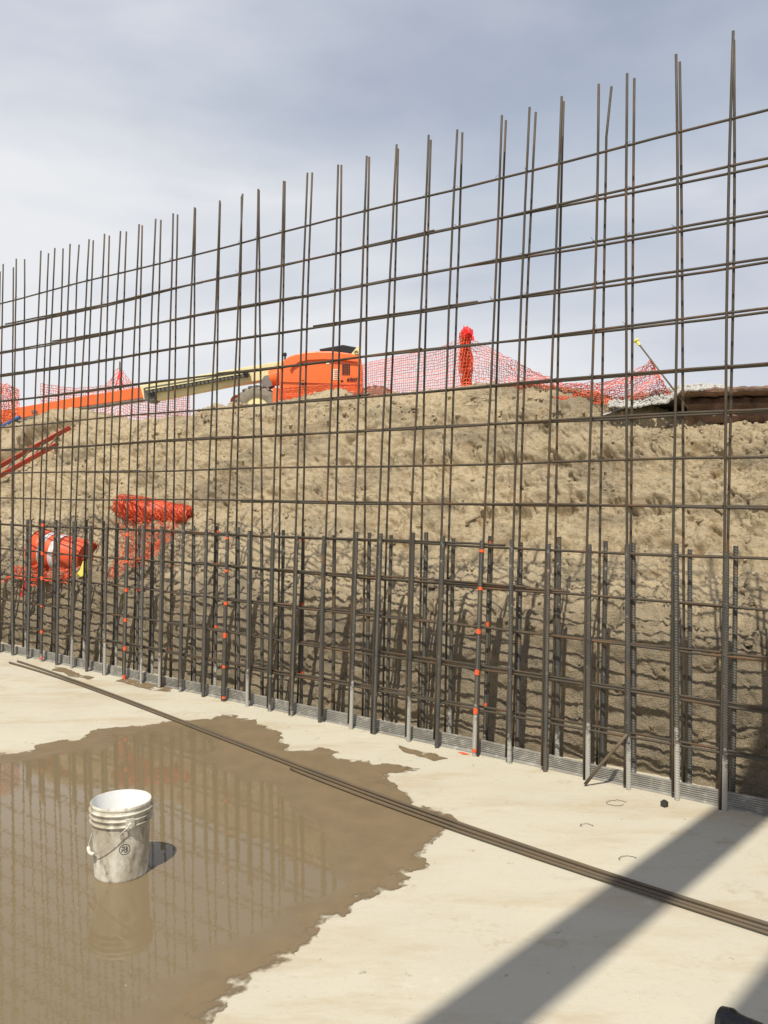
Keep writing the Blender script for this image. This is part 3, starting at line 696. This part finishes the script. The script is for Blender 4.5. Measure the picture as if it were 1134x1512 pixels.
for k in range(41):
    a = math.pi*k/40
    hp.append(BC+ax*math.cos(a)*(rad(.28)+.018)+pp*(math.sin(a)**.85 if math.sin(a) > 0 else 0)*(rad(.2)+.016)+Vector((0, 0, .283-.150*max(0, math.sin(a))**1.1)))
m = MB(); m.tube(hp, .0021, 7); hd = m.obj('wire_handle', M['alu'], bk_e, smooth=True)
m = MB(); m.tube(hp[16:25], [.008, .0095, .009, .0095, .009, .0095, .009, .0095, .008], 10); m.obj('grip', M['bucket'], bk_e, smooth=True)
# round printed emblem on the side that faces the camera's right
em = MB(); ea = math.atan2(-.93, .40)
def on_bucket(u, v): 
    z = .165+v; r = rad(z)+.0006; a = ea+u/r; return BC+Vector((math.cos(a)*r, math.sin(a)*r, z))
def stroke(pts, wd):
    for (u0, v0), (u1, v1) in zip(pts[:-1], pts[1:]):
        d = Vector((u1-u0, v1-v0)); L_ = d.length or 1; nx, ny = -d.y/L_*wd, d.x/L_*wd
        em.add([on_bucket(u0+nx, v0+ny), on_bucket(u1+nx, v1+ny), on_bucket(u1-nx, v1-ny), on_bucket(u0-nx, v0-ny)], [(0, 1, 2, 3)])
stroke([(.025*math.cos(a), .025*math.sin(a)) for a in np.linspace(0, 6.2832, 33)], .0016)
stroke([(-.014, .010), (-.004, .015), (.000, .006), (-.010, -.002), (-.016, -.012)], .0022); stroke([(.004, .014), (.013, .008), (.006, .0), (.014, -.008), (.004, -.015), (-.004, -.008)], .0024)
stroke([(-.016, .0), (.0, -.003), (.016, .002)], .0016)
stroke([(-.02, -.045), (.022, -.045)], .0006); stroke([(.02, .05), (.03, .046)], .0008)
em.obj('emblem', M['emblem'], bk_e)

# ------------------------------------------------------------------ unseen gantry added to cast two shadow bands on the slab (out of frame)
ga = empty('shadow_gantry', (-2.5, -2.5, 0)); tag(ga, 'unseen steel gantry added so its two parallel beams cast shadow bands on the slab', 'shadow caster')
al = Vector((.656, .755, 0)); qn = Vector((.755, -.656, 0)); GH = 6.0
Rg = Matrix.Rotation(math.atan2(al.y, al.x), 3, 'Z')
for q in (-.162, .651):
    m = MB(); m.box(qn*q+al*(-2.6)+Vector((0, 0, GH)), 11.4, .28, .16, Rg); m.obj('shadow_beam', M['steel'], ga, bevel=.01)
    for l in (-3.6, -8.1):
        m = MB(); b = qn*q+al*l; m.tube([b, b+Vector((0, 0, GH-.08))], .07, 12); m.box(b+Vector((0, 0, .01)), .3, .3, .02); m.obj('post', M['steel'], ga)

# ------------------------------------------------------------------ netting helper
def net(mb_, fn, nu, nv, r, jit=0.0, seed=0, diamond=False):
    """fn(u, v) -> Vector; strands both ways, three-sided"""
    rr = random.Random(seed); P = [[fn(i/nu, j/nv)+Vector((rr.gauss(0, jit), rr.gauss(0, jit), rr.gauss(0, jit))) for j in range(nv+1)] for i in range(nu+1)]
    if not diamond:
        for i in range(nu+1): mb_.tube(P[i], r, 3, False)
        for j in range(nv+1): mb_.tube([P[i][j] for i in range(nu+1)], r*1.15, 3, False)
    else:
        for i in range(nu):
            for j in range(nv):
                a, b = (P[i][j], P[i+1][j+1]) if (i+j) % 2 else (P[i+1][j], P[i][j+1])
                mb_.tube([a, b], r, 3, False)

# ------------------------------------------------------------------ orange safety fence along the crest
FT = 3.75
tops = [(412, 574, 592), (440, 570, 592), (500, 568, 592), (526, 566, 592), (536, 537, 592), (600, 524, 588), (645, 515, 586), (688, 497, 584)]
fe = empty('safety_fence', ray_t(688, 590, FT)); tag(fe, 'orange plastic mesh fence strung along the bank crest', 'fence')
xs = np.array([p[0] for p in tops]); y1 = np.array([p[1] for p in tops]); y2 = np.array([p[2] for p in tops])
def f1(u, v):
    x = 412+(688-412)*u; a, b = np.interp(x, xs, y1), np.interp(x, xs, y2)
    sag = .05*math.sin(u*9)*math.sin(v*3.1)
    return ray_t(x, a+(b-a)*v, FT+sag)
m = MB(); net(m, f1, 96, 17, .0034, .004, 1); m.obj('net', M['net'], fe)
tops2 = [(692, 500, 582), (720, 512, 580), (745, 525, 580), (790, 549, 585), (832, 566, 592), (880, 566, 596), (925, 556, 597), (962, 532, 588), (972, 540, 582)]
xs2 = np.array([p[0] for p in tops2]); y12 = np.array([p[1] for p in tops2]); y22 = np.array([p[2] for p in tops2])
def f2(u, v):
    x = 692+(990-692)*u
    xx = min(x, 962+28*v) if x > 930 else x
    a, b = np.interp(xx, xs2, y12), np.interp(xx, xs2, y22)
    tq = 3.75-.35*u; fold = .06*math.sin(u*31)*math.sin(v*5)
    return ray_t(xx, a+(b-a)*v, tq+fold+.05*math.sin(v*9+u*20))
m = MB(); net(m, f2, 92, 18, .0034, .007, 2); m.obj('net', M['net'], fe)
m = MB(); m.tube([ray_t(688, 484, FT), ray_t(688, 600, FT)], .022, 10); m.obj('post', M['rod'], fe)
m = MB(); b0 = ray_t(689, 590, FT); b1_ = ray_t(687, 492, FT)
for lay in range(3):
    def wrapf(u, v, lay=lay):
        c = b0.lerp(b1_, v); r = .045+.016*lay+.012*math.sin(v*11+lay); a = u*6.283+v*2
        return c+Vector((math.cos(a)*r, math.sin(a)*r, .01*math.sin(a*3)))
    net(m, wrapf, 12, 20, .005, .004, 5+lay)
m.obj('wound_net', M['net'], fe)
m = MB(); tpp = ray_t(688, 492, FT-.06)
for k, (dx, dz, ln) in enumerate(((.09, .04, .16), (-.03, .07, .08), (.03, .06, .1), (.10, -.05, .14), (.02, -.16, .12))):
    q = [tpp+Vector((dx*f, -.03*math.sin(f*4+k), dz*f+.02*math.sin(f*5+k*2))) for f in np.linspace(0, 1, 7)]
    w0 = .035
    for a, b in zip(q[:-1], q[1:]): m.add([a+Vector((0, 0, w0)), b+Vector((0, .01, w0*.8)), b-Vector((0, .01, w0)), a-Vector((0, 0, w0))], [(0, 1, 2, 3)])
m.lathe([(.055, -.05), (.062, -.01), (.058, .04), (.03, .07), (.02, .09)], 10, None, tpp+Vector((0, .06, 0)))
m.obj('ribbon', M['ribbon'], fe)
# leaning stake that carries the right end
m = MB(); sa, sb_ = ray_t(941, 505, 3.4), ray_t(1000, 582, 3.4); m.tube([sa, sb_+(sb_-sa)*.25], .009, 8); st = m.obj('leaning_stake', M['rod'], None, smooth=True)
tag(st, 'thin steel stake leaning over with a yellow cap by the gravel', 'stake')
m = MB(); dr = (sa-sb_).normalized(); Rq = dr.to_track_quat('Z', 'Y').to_matrix(); m.lathe([(.013, -.045), (.014, .0), (.03, .012), (.03, .024), (0, .028)], 12, Rq, sa)
o = m.obj('cap', M['yellow']); o.parent = st
# fence pieces beyond the boom at the left
def far_fence(px0, px1, fa, fb_, Y, label, post=None, nu=40, nv=18):
    e = empty('safety_fence', at((px0+px1)/2, 640, Y)); tag(e, label, 'fence')
    m = MB(); net(m, lambda u, v: at(px0+(px1-px0)*u, fa(u)+(fb_(u)-fa(u))*v, Y+.1*math.sin(u*7+v*2)), nu, nv, .0068, .008, int(px0)+300); m.obj('net', M['net'], e)
    if post:
        m = MB(); m.tube([at(post[0], post[1], Y-.05), at(post[0], 650, Y-.05)], .02, 8); m.obj('post', M['rod'], e)
        m = MB(); q = at(post[0], post[1]+20, Y-.07); 
        for k in range(3): m.tube([q+Vector((0, 0, .1)), q+Vector((-.06+.05*k, 0, -.12)), q+Vector((-.1+.1*k, 0, -.25-.05*k))], .018, 4)
        m.obj('ribbon', M['ribbon'], e)
far_fence(-60, 28, lambda u: 556+26*u**2+6*math.sin(u*5), lambda u: 640, 17.0, 'orange mesh fence sagging behind the lift boom tip', None, 44, 22)
far_fence(60, 280, lambda u: 566+4*math.sin(u*8)-26*math.exp(-((u-.53)/.06)**2)+12*u, lambda u: 640, 22.5, 'orange mesh fence on a stake behind the middle of the boom', (177, 534), 70, 18)

# ------------------------------------------------------------------ boom lift
Y0 = 18.5
li = empty('boom_lift', at(460, 640, Y0+.9)); li.location.z = 2.9; bpy.context.view_layer.update()
tag(li, 'orange and cream telescopic boom lift standing on the ground above the bank', 'boom lift')
def pris(pxs, ya, yb, name, m_, parent=None, bevel=0, smooth=False, sc=None):
    mb_ = MB(); pts = [at(x, y, Y0) for x, y in pxs]; pts = [Vector((p.x, ya, p.z)) for p in pts]; mb_.prism(pts, (0, yb-ya, 0))
    return mb_.obj(name, m_, parent or li, bevel=bevel, smooth=smooth, angle=35 if smooth else None)
hood = pris([(413, 590), (412, 562), (413, 543), (416, 536), (421, 530), (429, 525), (439, 522), (452, 519.5), (466, 518.5), (492, 518.5), (514, 521), (530, 524.5), (533, 528), (534.5, 540), (535, 580), (520, 592)], Y0, Y0+.75, 'engine_hood', M['lift_orange'], bevel=.035, smooth=True)
pris([(428, 545), (432, 538), (441, 533), (456, 530), (478, 529), (505, 530), (528, 533), (528, 535), (505, 532), (478, 531), (456, 532), (442, 535), (434, 540), (430, 546)], Y0-.06, Y0+.02, 'hood_crease', M['lift_orange'], bevel=.004)
pris([(414, 562), (533, 566), (533, 568), (414, 564)], Y0-.03, Y0+.02, 'hood_seam', M['lift_orange'])
pris([(413, 592), (412, 543), (420, 531), (438, 522), (466, 518.5), (514, 521), (532, 526), (535, 580), (520, 592)], Y0+1.5, Y0+2.25, 'side_hood', M['lift_orange'], bevel=.035, smooth=True)
pris([(402, 600), (402, 572), (535, 574), (535, 600)], Y0+.05, Y0+2.2, 'turntable', M['lift_orange'], bevel=.02)
pris([(470, 514), (506, 507.5), (530, 512), (520, 523), (478, 519)], Y0+.12, Y0+2.1, 'engine_cover', M['lift_dark'], bevel=.02)
br = pris([(517, 524), (528, 511), (531, 512), (531, 524)], Y0+.02, Y0+.1, 'tail_bracket', M['lift_cream'], bevel=.006)
m = MB(); c = at(526, 520.5, Y0); m.lathe([(0, -.02), (.04, -.02), (.04, .02)], 16, Matrix.Rotation(math.pi/2, 3, 'X'), Vector((c.x, Y0+.01, c.z))); m.obj('pin', M['lift_dark'], li)
m = MB()
for i in range(4):
    for j in range(5): c = at(506.5+i*3.0, 539.2+j*3.2, Y0); m.box((c.x, Y0-.006, c.z), .032, .02, .034)
m.obj('vent_grille', M['lift_dark'], li)
m = MB()
for x in (447, 505):
    c = at(x, 565.5, Y0); m.box((c.x, Y0-.01, c.z), .05, .03, .11)
m.obj('latch', M['lift_dark'], li)
pris([(492, 545), (502, 545), (502, 561), (492, 561)], Y0-.008, Y0+.01, 'decal', M['cream_label'])
m = MB()
for k in range(5): c = at(497, 547.5+k*2.8, Y0); m.box((c.x, Y0-.011, c.z), .1, .008, .012)
m.obj('decal_print', M['red'], li)
def text_mesh(txt, size, loc, m_, parent, name):
    cu = bpy.data.curves.new(name, 'FONT'); cu.body = txt; cu.size = size; cu.extrude = .004; cu.shear = .2; cu.offset = .002
    tmp = bpy.data.objects.new(name, cu); col.objects.link(tmp); bpy.context.view_layer.update()
    me = bpy.data.meshes.new_from_object(tmp.evaluated_get(bpy.context.evaluated_depsgraph_get())); bpy.data.objects.remove(tmp)
    me.transform(Matrix.Translation(loc) @ Matrix.Rotation(math.pi/2, 4, 'X')); me.materials.clear()
    return adopt(mesh_obj(name, me, m_), parent)
c = at(511.5, 563.5, Y0); text_mesh('600S', .115, Vector((c.x, Y0-.016, c.z)), M['lift_dark'], li, 'lettering')
m = MB(); c = at(484, 536, Y0); m.box((c.x, Y0-.008, c.z), .07, .012, .06); m.obj('decal', M['cream_label'], li, bevel=.003)
# nose drum and knuckle left of the hood
m = MB(); a, b = at(396, 556, Y0), at(415, 551, Y0); a.y = b.y = Y0+.35; m.tube([a, a.lerp(b, .5), b], [.17, .19, .2], 18); m.obj('nose_housing', M['lift_orange'], li, smooth=True, angle=40)
pris([(384, 560), (388, 553), (398, 551), (401, 568), (390, 572), (385, 568)], Y0+.2, Y0+.6, 'knuckle', M['steel'], bevel=.01)
# base boom, fly boom
BY = Y0+.85
boom = pris([(190, 562), (330, 537.5), (414, 523.5), (471, 514), (478, 519), (478, 545), (410, 549), (330, 561), (212, 584), (196, 584)], BY, BY+.42, 'base_boom', M['lift_cream'], bevel=.012)
m = MB()
for x, y in ((393, 539), (397, 543), (401, 541), (404, 545)): c = at(x, y, Y0); m.box((c.x, BY-.006, c.z), .05, .02, .04)
m.obj('decal_print', M['lift_dark'], li)
pris([(199, 566), (350, 541), (356, 540.5), (361, 545), (357, 550.5), (349, 550), (232, 571), (203, 575)], BY-.10, BY-.02, 'cable_track', M['lift_track'], bevel=.008)
pris([(201, 568.7), (350, 543.6), (350, 545.2), (201, 570.4)], BY-.112, BY-.09, 'track_rail', M['lift_cream'])
m = MB(); c = at(355, 545.6, Y0); m.lathe([(0, -.02), (.045, -.02), (.05, 0), (.05, .06)], 16, Matrix.Rotation(math.pi/2, 3, 'X'), Vector((c.x, BY-.1, c.z))); m.obj('track_roller', M['lift_dark'], li)
m = MB()
for k in range(24):
    f = k/23; c = at(206+f*140, 572.2-f*23.8, Y0); m.box((c.x, BY-.11, c.z), .022, .03, .075, Matrix.Rotation(-.165, 3, 'Y'))
m.obj('track_links', M['lift_dark'], li)['kind'] = 'stuff'
pris([(196, 566), (214, 563), (216, 582), (208, 588), (198, 586)], BY-.04, BY+.46, 'boom_collar', M['lift_track'], bevel=.01)
m = MB(); c = at(211, 575, Y0); m.box((c.x, BY-.06, c.z), .12, .05, .09); m.obj('hose_guide', M['lift_dark'], li, bevel=.01)
pris([(200, 562.5), (90, 580), (0, 596), (-170, 626), (-170, 643), (0, 613), (90, 596), (200, 580)], BY+.04, BY+.36, 'fly_boom', M['lift_orange'], bevel=.012)
pris([(200, 580.5), (90, 596.4), (0, 613.4), (-170, 643.5), (-170, 646), (0, 616), (90, 599), (200, 583)], BY+.02, BY+.38, 'fly_boom_rail', M['steel'])
m = MB(); c = at(26, 602, Y0); m.box((c.x, BY+.03, c.z), .12, .03, .05); m.box((c.x+.04, BY+.03, c.z-.08), .03, .03, .14); m.obj('boom_bracket', M['steel'], li)
m = MB(); c = at(417, 524, Y0); m.tube([Vector((c.x, Y0+.5, c.z-.05)), Vector((c.x, Y0+.5, c.z+.08))], .02, 8); m.lathe([(.035, 0), (.04, .03), (.03, .07), (0, .08)], 12, None, (c.x, Y0+.5, c.z+.05)); m.obj('beacon', M['lift_dark'], li)
# chassis and wheels
cp = at(378, 602, Y0); GZ = 2.9
cx0 = cp.x
m = MB(); m.box((cx0+1.3, Y0+1.15, GZ+.62), 3.1, 1.0, .4); m.obj('chassis', M['lift_orange'], li, bevel=.03)
def wheel(x, y, sgn):
    e = MB(); Rw = Matrix.Rotation(math.pi/2, 3, 'X'); r = .49; wd = .17; c = Vector((x, y, cp.z-.02))
    e.lathe([(.27, -wd), (.33, -wd*1.05), (.43, -wd), (.475, -wd*.75), (.485, 0), (.475, wd*.75), (.43, wd), (.33, wd*1.05), (.27, wd)], 40, Rw, c)
    for k in range(22):
        for sd_ in (-1, 1):
            a = (k+.5*(sd_ > 0))/22*6.283; R = Matrix.Rotation(a, 3, 'Y') @ Matrix.Rotation(sd_*.5, 3, 'X')
            e.box(c+Vector((math.sin(a)*.488, sd_*wd*.5, math.cos(a)*.488)), .055, wd*.95, .035, Matrix.Rotation(a, 3, 'Y') @ Matrix.Rotation(sd_*.35, 3, 'Z'))
    o = e.obj('wheel', M['tyre'], li, smooth=False)
    q = MB(); q.lathe([(0, -.05), (.08, -.08), (.1, -.04), (.2, -.02), (.25, -.1), (.275, -.14), (.275, .14), (0, .14)], 24, Rw if sgn > 0 else Matrix.Rotation(-math.pi/2, 3, 'X'), c); r_ = q.obj('rim', M['lift_cream']); r_.parent = o; r_.matrix_parent_inverse = o.matrix_world.inverted()
for x, y, s_ in ((cx0, Y0+.25, 1), (cx0+2.5, Y0+.25, 1), (cx0, Y0+2.1, -1), (cx0+2.5, Y0+2.1, -1)): wheel(x, y, s_)
m = MB(); a = at(333, 585, Y0); a.y = Y0+1.3; b = Vector((cx0, Y0+1.3, a.z-.02)); m.tube([a, b], .1, 14); m.lathe([(0, -.12), (.14, -.12), (.16, 0), (.14, .12), (0, .12)], 18, Matrix.Rotation(math.pi/2, 3, 'X'), a+Vector((.05, -.1, 0))); m.obj('steer_cylinder', M['red'], li)

# ------------------------------------------------------------------ traffic drum lying on the bench
DP = at(93, 818, 11.15)
dr_e = empty('traffic_drum', DP); tag(dr_e, 'orange traffic drum with white bands lying on its side on the bench', 'traffic drum')
axd = Vector((.90, -.42, -.10)).normalized()
Rd = axd.to_track_quat('Z', 'Y').to_matrix(); L0 = -.37
segs_ = [(.262, .0), (.262, .13), (.25, .15), (.25, .30), (.24, .32), (.24, .47), (.23, .49), (.23, .63), (.22, .65), (.215, .78)]
pr = [(0, 0), (.27, 0), (.275, .02)]+segs_+[(.2, .80), (.19, .80), (.185, .775), (.0, .775)]
m = MB(); m.lathe([(r, z+L0) for r, z in pr], 40, Rd, DP); m.obj('body', M['drum'], dr_e, smooth=True, angle=30)
for r, z0_, z1_ in ((.2535, .18, .26), (.2435, .35, .43)):
    m = MB(); m.lathe([(r, z0_+L0), (r, z1_+L0)], 40, Rd, DP); m.obj('reflective_band', M['reflect'], dr_e, smooth=True)
m = MB(); hc = DP+axd*(.79+L0); u_ = Rd @ Vector((1, 0, 0))
m.tube([hc+u_*math.cos(a)*.12+axd*(.07*math.sin(a)) for a in np.linspace(0, math.pi, 9)], .016, 8); m.obj('handle', M['drum'], dr_e, smooth=True)
m = MB(); q = at(122, 842, 10.45)
cs_ = [q+Vector((dx, 0, dz)) for dx, dz in ((-.09, -.06), (-.04, .0), (.0, .11), (.06, .12), (.055, .02), (.04, -.05), (-.03, -.09))]
m.prism(cs_, (.02, .05, .01)); tag(m.obj('yellow_scrap', M['yellow'], bevel=.012), 'small pale yellow plastic scrap at the end of the traffic drum', 'plastic scrap')

# ------------------------------------------------------------------ roll of orange netting and loose net below it
RC = at(226, 754, 11.1); ax2 = Vector((.97, -.16, -.13)).normalized(); R2 = ax2.to_track_quat('Z', 'Y').to_matrix()
re = empty('net_roll', RC); tag(re, 'thick bunched roll of orange plastic mesh lying on the clay bench', 'mesh roll')
m = MB()
for lay in range(5):
    r = .075+.022*lay
    def fr(u, v, r=r, lay=lay):
        a = u*6.283+lay; q = r*(1+.09*math.sin(a*2+v*5+lay)+.04*math.sin(v*13+a))*(1.0-.35*max(0, abs(v-.5)*2-.75)*2); return RC+ax2*((v-.5)*(.98+.04*math.sin(a*3+lay)))+(R2 @ Vector((math.cos(a)*q*1.0, math.sin(a)*q*.9, 0)))
    net(m, fr, 26, 34, .0038, .004, 40+lay, diamond=(lay % 2 == 0)); 
m.obj('wound_net', M['net'], re)
m = MB(); m.tube([RC-ax2*.44, RC, RC+ax2*.44], [.11, .138, .11], 16); m.obj('core', M['net'], re, smooth=True)
def drape(name, s0, s1, v0, v1, nu, nv, label, seed, waste=.05):
    m = MB(); rr = random.Random(seed); ph = rr.uniform(0, 6)
    def fd(u, v):
        s_ = s0+(s1-s0)*u+.1*math.sin(v*6+ph); q = BP(s_, v0+(v1-v0)*v+.06*math.sin(u*9+ph)); 
        q = q-Vector((N[0], N[1], 0))*(.05+waste*abs(math.sin(u*11+v*3))); q.z += .03; return q
    net(m, fd, nu, nv, .0036, .014, seed); tag(m.obj(name, M['net']), label, 'netting'); 
m = MB()
def hang(u, v):
    x = 168+90*u+10*math.sin(v*5)-22*v*(u-.2); y = 768+84*v*(1-.35*u)+4*math.sin(u*12); return ray_t(x, y, 1.3-.62*v+.05*math.sin(u*13+v*4))
net(m, hang, 26, 16, .0034, .012, 3); tag(m.obj('loose_netting', M['net']), 'loose orange netting trailing down the clay below the mesh roll', 'netting')
drape('loose_netting', 9.4, 10.5, v_of_t(.75), v_of_t(.52), 34, 20, 'crumpled orange netting heaped below the traffic drum', 8, .09)
m = MB(); q = at(35, 868, 10.6); m.tube([q+Vector((0, 0, .09)), q+Vector((.01, -.02, .0)), q+Vector((-.02, -.02, -.1))], [.012, .02, .016], 5)
tag(m.obj('flagging_tape', M['ribbon']), 'short pink-red flagging tape hanging in front of the netting heap', 'flagging tape')

# ------------------------------------------------------------------ ladder on the slope
lb0, lb1 = ray_t(-70, 741, 2.05), ray_t(84, 656, 2.98)
offv = Vector((N[0], N[1], 0))*.25+Vector((0, 0, .30))-Vector((T[0], T[1], 0))*-.0
la = empty('ladder', lb0); tag(la, 'red fibreglass ladder lying along the clay slope', 'ladder')
dL = (lb1-lb0).normalized()
for q in (Vector((0, 0, 0)), offv):
    m = MB(); R = Matrix((dL, (offv-dL*offv.dot(dL)).normalized(), dL.cross((offv-dL*offv.dot(dL)).normalized()))).transposed()
    c = (lb0+lb1)/2+q; Lr = (lb1-lb0).length
    m.box(c, Lr, .03, .085, R); m.obj('rail', M['ladder'], la, bevel=.006)
for k in range(int(Lr/.3)):
    a = lb0+dL*(.15+.3*k); m = MB(); m.tube([a, a+offv], .014, 10); m.obj('rung', M['rod'], la)

# blue pipe, pale stake, timber offcuts, blue scrap
m = MB(); m.tube([ray_t(-40, 645, 3.42), ray_t(8, 628, 3.44), ray_t(28, 616, 3.46)], .04, 12); tag(m.obj('blue_pipe', M['blue'], smooth=True), 'blue plastic pipe end lying on the slope under the boom', 'pipe')
m = MB(); a, b = ray_t(32, 656, 3.02), ray_t(35, 634, 3.0); m.box((a+b)/2, .05, .02, (a-b).length, Matrix.Rotation(.15, 3, 'Y')); tag(m.obj('survey_stake', M['wood'], bevel=.003), 'pale wooden survey stake stuck in the slope above the ladder', 'stake')
def stick(px, py, t_, dx, dz, ln, th, label):
    m = MB(); c = ray_t(px, py, t_); s_ = c.x*T[0]+c.y*T[1]
    # settle it on the surface along its own view line
    tq = np.arange(.35, 3.7, .03); qs = [ray_t(px, py, a_) for a_ in tq]
    bt_, bz_ = bank(np.array([q.x*T[0]+q.y*T[1] for q in qs]), np.interp(tq, prof[:, 0], pl))
    best = (0, qs[int(np.argmin(np.abs(bz_-np.array([q.z for q in qs]))))])
    c = best[1]-Vector((N[0], N[1], -.5))*.03
    d = Vector((dx, -.2, dz)).normalized(); m.tube([c-d*ln/2, c+d*ln*.1+Vector((0, 0, .004)), c+d*ln/2], th, 5); tag(m.obj('timber_offcut', M['wood']), label, 'timber')
stick(700, 769, 1.6, .9, .45, .17, .016, 'splintered timber offcut on the bench below the wound fence post')
stick(541, 725, 2.2, .8, -.5, .12, .012, 'small dark timber offcut stuck in the bank face')
stick(790, 842, 1.1, .9, .4, .16, .007, 'thin pale twig on the bench edge behind the dowels')
stick(1100, 868, .9, .3, .9, .14, .007, 'short upright root in the bank at its right end')
stick(722, 592, 3.2, .95, -.2, .5, .006, 'long thin root lying under the fence on the upper slope')
stick(1075, 612, 3.2, .9, .1, .12, .03, 'stub of brown root under the pavement edge')

# ------------------------------------------------------------------ undercut pavement edge and gravel at the right end of the crest
pe = empty('pavement_edge', ray_t(1080, 590, 3.6)); tag(pe, 'broken brown pavement slab overhanging the bank crest', 'pavement')
edge = [(1006, 574), (1020, 572), (1060, 571), (1100, 570), (1134, 569), (1200, 568), (1320, 566)]
m = MB(); rr = random.Random(9); front = []
dn = []
for k in range(61):
    x = 1004+(1330-1004)*k/60; y = np.interp(x, [p[0] for p in edge], [p[1] for p in edge]); t_ = 3.36+.03*math.sin(k*.5)+rr.uniform(-.012, .012)
    p = ray_t(x, y, t_); s_ = p.x*T[0]+p.y*T[1]; z = p.z+rr.uniform(-.006, .006); dn.append((s_, t_, z))
# cross-section of the slab: rounded lip over a deep dark recess
sec = [(1.6, .0), (.07, .005), (.018, -.006), (.0, -.022), (.004, -.05), (.03, -.066), (.2, -.075), (1.6, -.1)]
vs = [W(s_, t_+a, z+b) for s_, t_, z in dn for a, b in sec]; n_ = len(sec)
m.add(vs, [(j*n_+i, j*n_+(i+1) % n_, (j+1)*n_+(i+1) % n_, (j+1)*n_+i) for j in range(60) for i in range(n_)]+[tuple(range(n_)), tuple(60*n_+i for i in range(n_))[::-1]])
m.obj('surface_course', M['pave'], pe, smooth=True, angle=50)
m = MB(); sec2 = [(.22, -.09), (.16, -.15), (.19, -.2), (.15, -.27), (.2, -.34), (1.5, -.34), (1.5, -.09)]; n_ = len(sec2)
vs = [W(s_, t_+a+.02*math.sin(j*1.1+i), z+b) for j, (s_, t_, z) in enumerate(dn) for i, (a, b) in enumerate(sec2)]
m.add(vs, [(j*n_+i, j*n_+(i+1) % n_, (j+1)*n_+(i+1) % n_, (j+1)*n_+i) for j in range(60) for i in range(n_)]+[tuple(range(n_)), tuple(60*n_+i for i in range(n_))[::-1]])
m.obj('base_course', M['pave'], pe)
gr = MB()
for k in range(2600):
    x = random.uniform(900, 1070); f = (x-935)/(1070-935)
    ytop = np.interp(x, [880, 935, 975, 1000, 1040, 1075], [596, 583, 576, 570, 567, 571]); ybot = np.interp(x, [880, 935, 985, 1005, 1075], [600, 601, 594, 577, 573])
    y = ytop+(ybot-ytop)*random.random(); t_ = 3.36+.6*(1-(y-ytop)/max(1, ybot-ytop))*random.uniform(.3, 1)-(.0 if x > 1000 else .05)
    p = ray_t(x, y, t_); rock(gr, p, random.choice([.008, .011, .015, .02, .028]))
tag(gr.obj('gravel', M['stone']), 'pale crushed gravel spilled at the end of the pavement slab', kind='stuff')
gm = MB(); gp = [(895, 606), (920, 598), (950, 592), (980, 586), (998, 581), (1006, 579)]
vs = []
for x, y in gp: a = ray_t(x, y, 3.55); vs += [a, W(a.x*T[0]+a.y*T[1], 3.46, a.z-.06), W(a.x*T[0]+a.y*T[1], 4.6, a.z-.05)]
gm.add(vs, [(i*3, i*3+3, i*3+4, i*3+1) for i in range(5)]+[(i*3, i*3+2, i*3+5, i*3+3) for i in range(5)])
tag(gm.obj('gravel_bed', M['stone']), 'sloping bed of pale gravel under the loose stones', kind='structure')

# ------------------------------------------------------------------ bare bushes behind the boom
def bush(px, Y, h, label, seed):
    rr = random.Random(seed); e = MB(); b0 = at(px, 640, Y); b0.z = 2.88
    def grow(p, d, l, r, lev):
        q = p+d*l; e.tube([p, p.lerp(q, .5)+Vector((rr.gauss(0, .02), 0, rr.gauss(0, .02))), q], [r, r*.8, r*.55], 4, False)
        if lev < 4:
            for k in range(rr.choice((2, 3))):
                d2 = (d+Vector((rr.gauss(0, .45), rr.gauss(0, .4), rr.gauss(.05, .3)))).normalized(); grow(q if k else p.lerp(q, .6), d2, l*rr.uniform(.6, .85), r*.55, lev+1)
    for k in range(5): grow(b0+Vector((rr.uniform(-.15, .15), rr.uniform(-.1, .1), 0)), Vector((rr.gauss(0, .3), rr.gauss(0, .2), 1)).normalized(), h*.33, .016, 0)
    tag(e.obj('bare_bush', M['twig']), label, 'bush')
bush(262, 24, 1.5, 'leafless brown bush behind the boom beside the lift wheel', 3)
bush(236, 25, 1.3, 'leafless thin bush behind the boom beside the orange stake fence', 11)
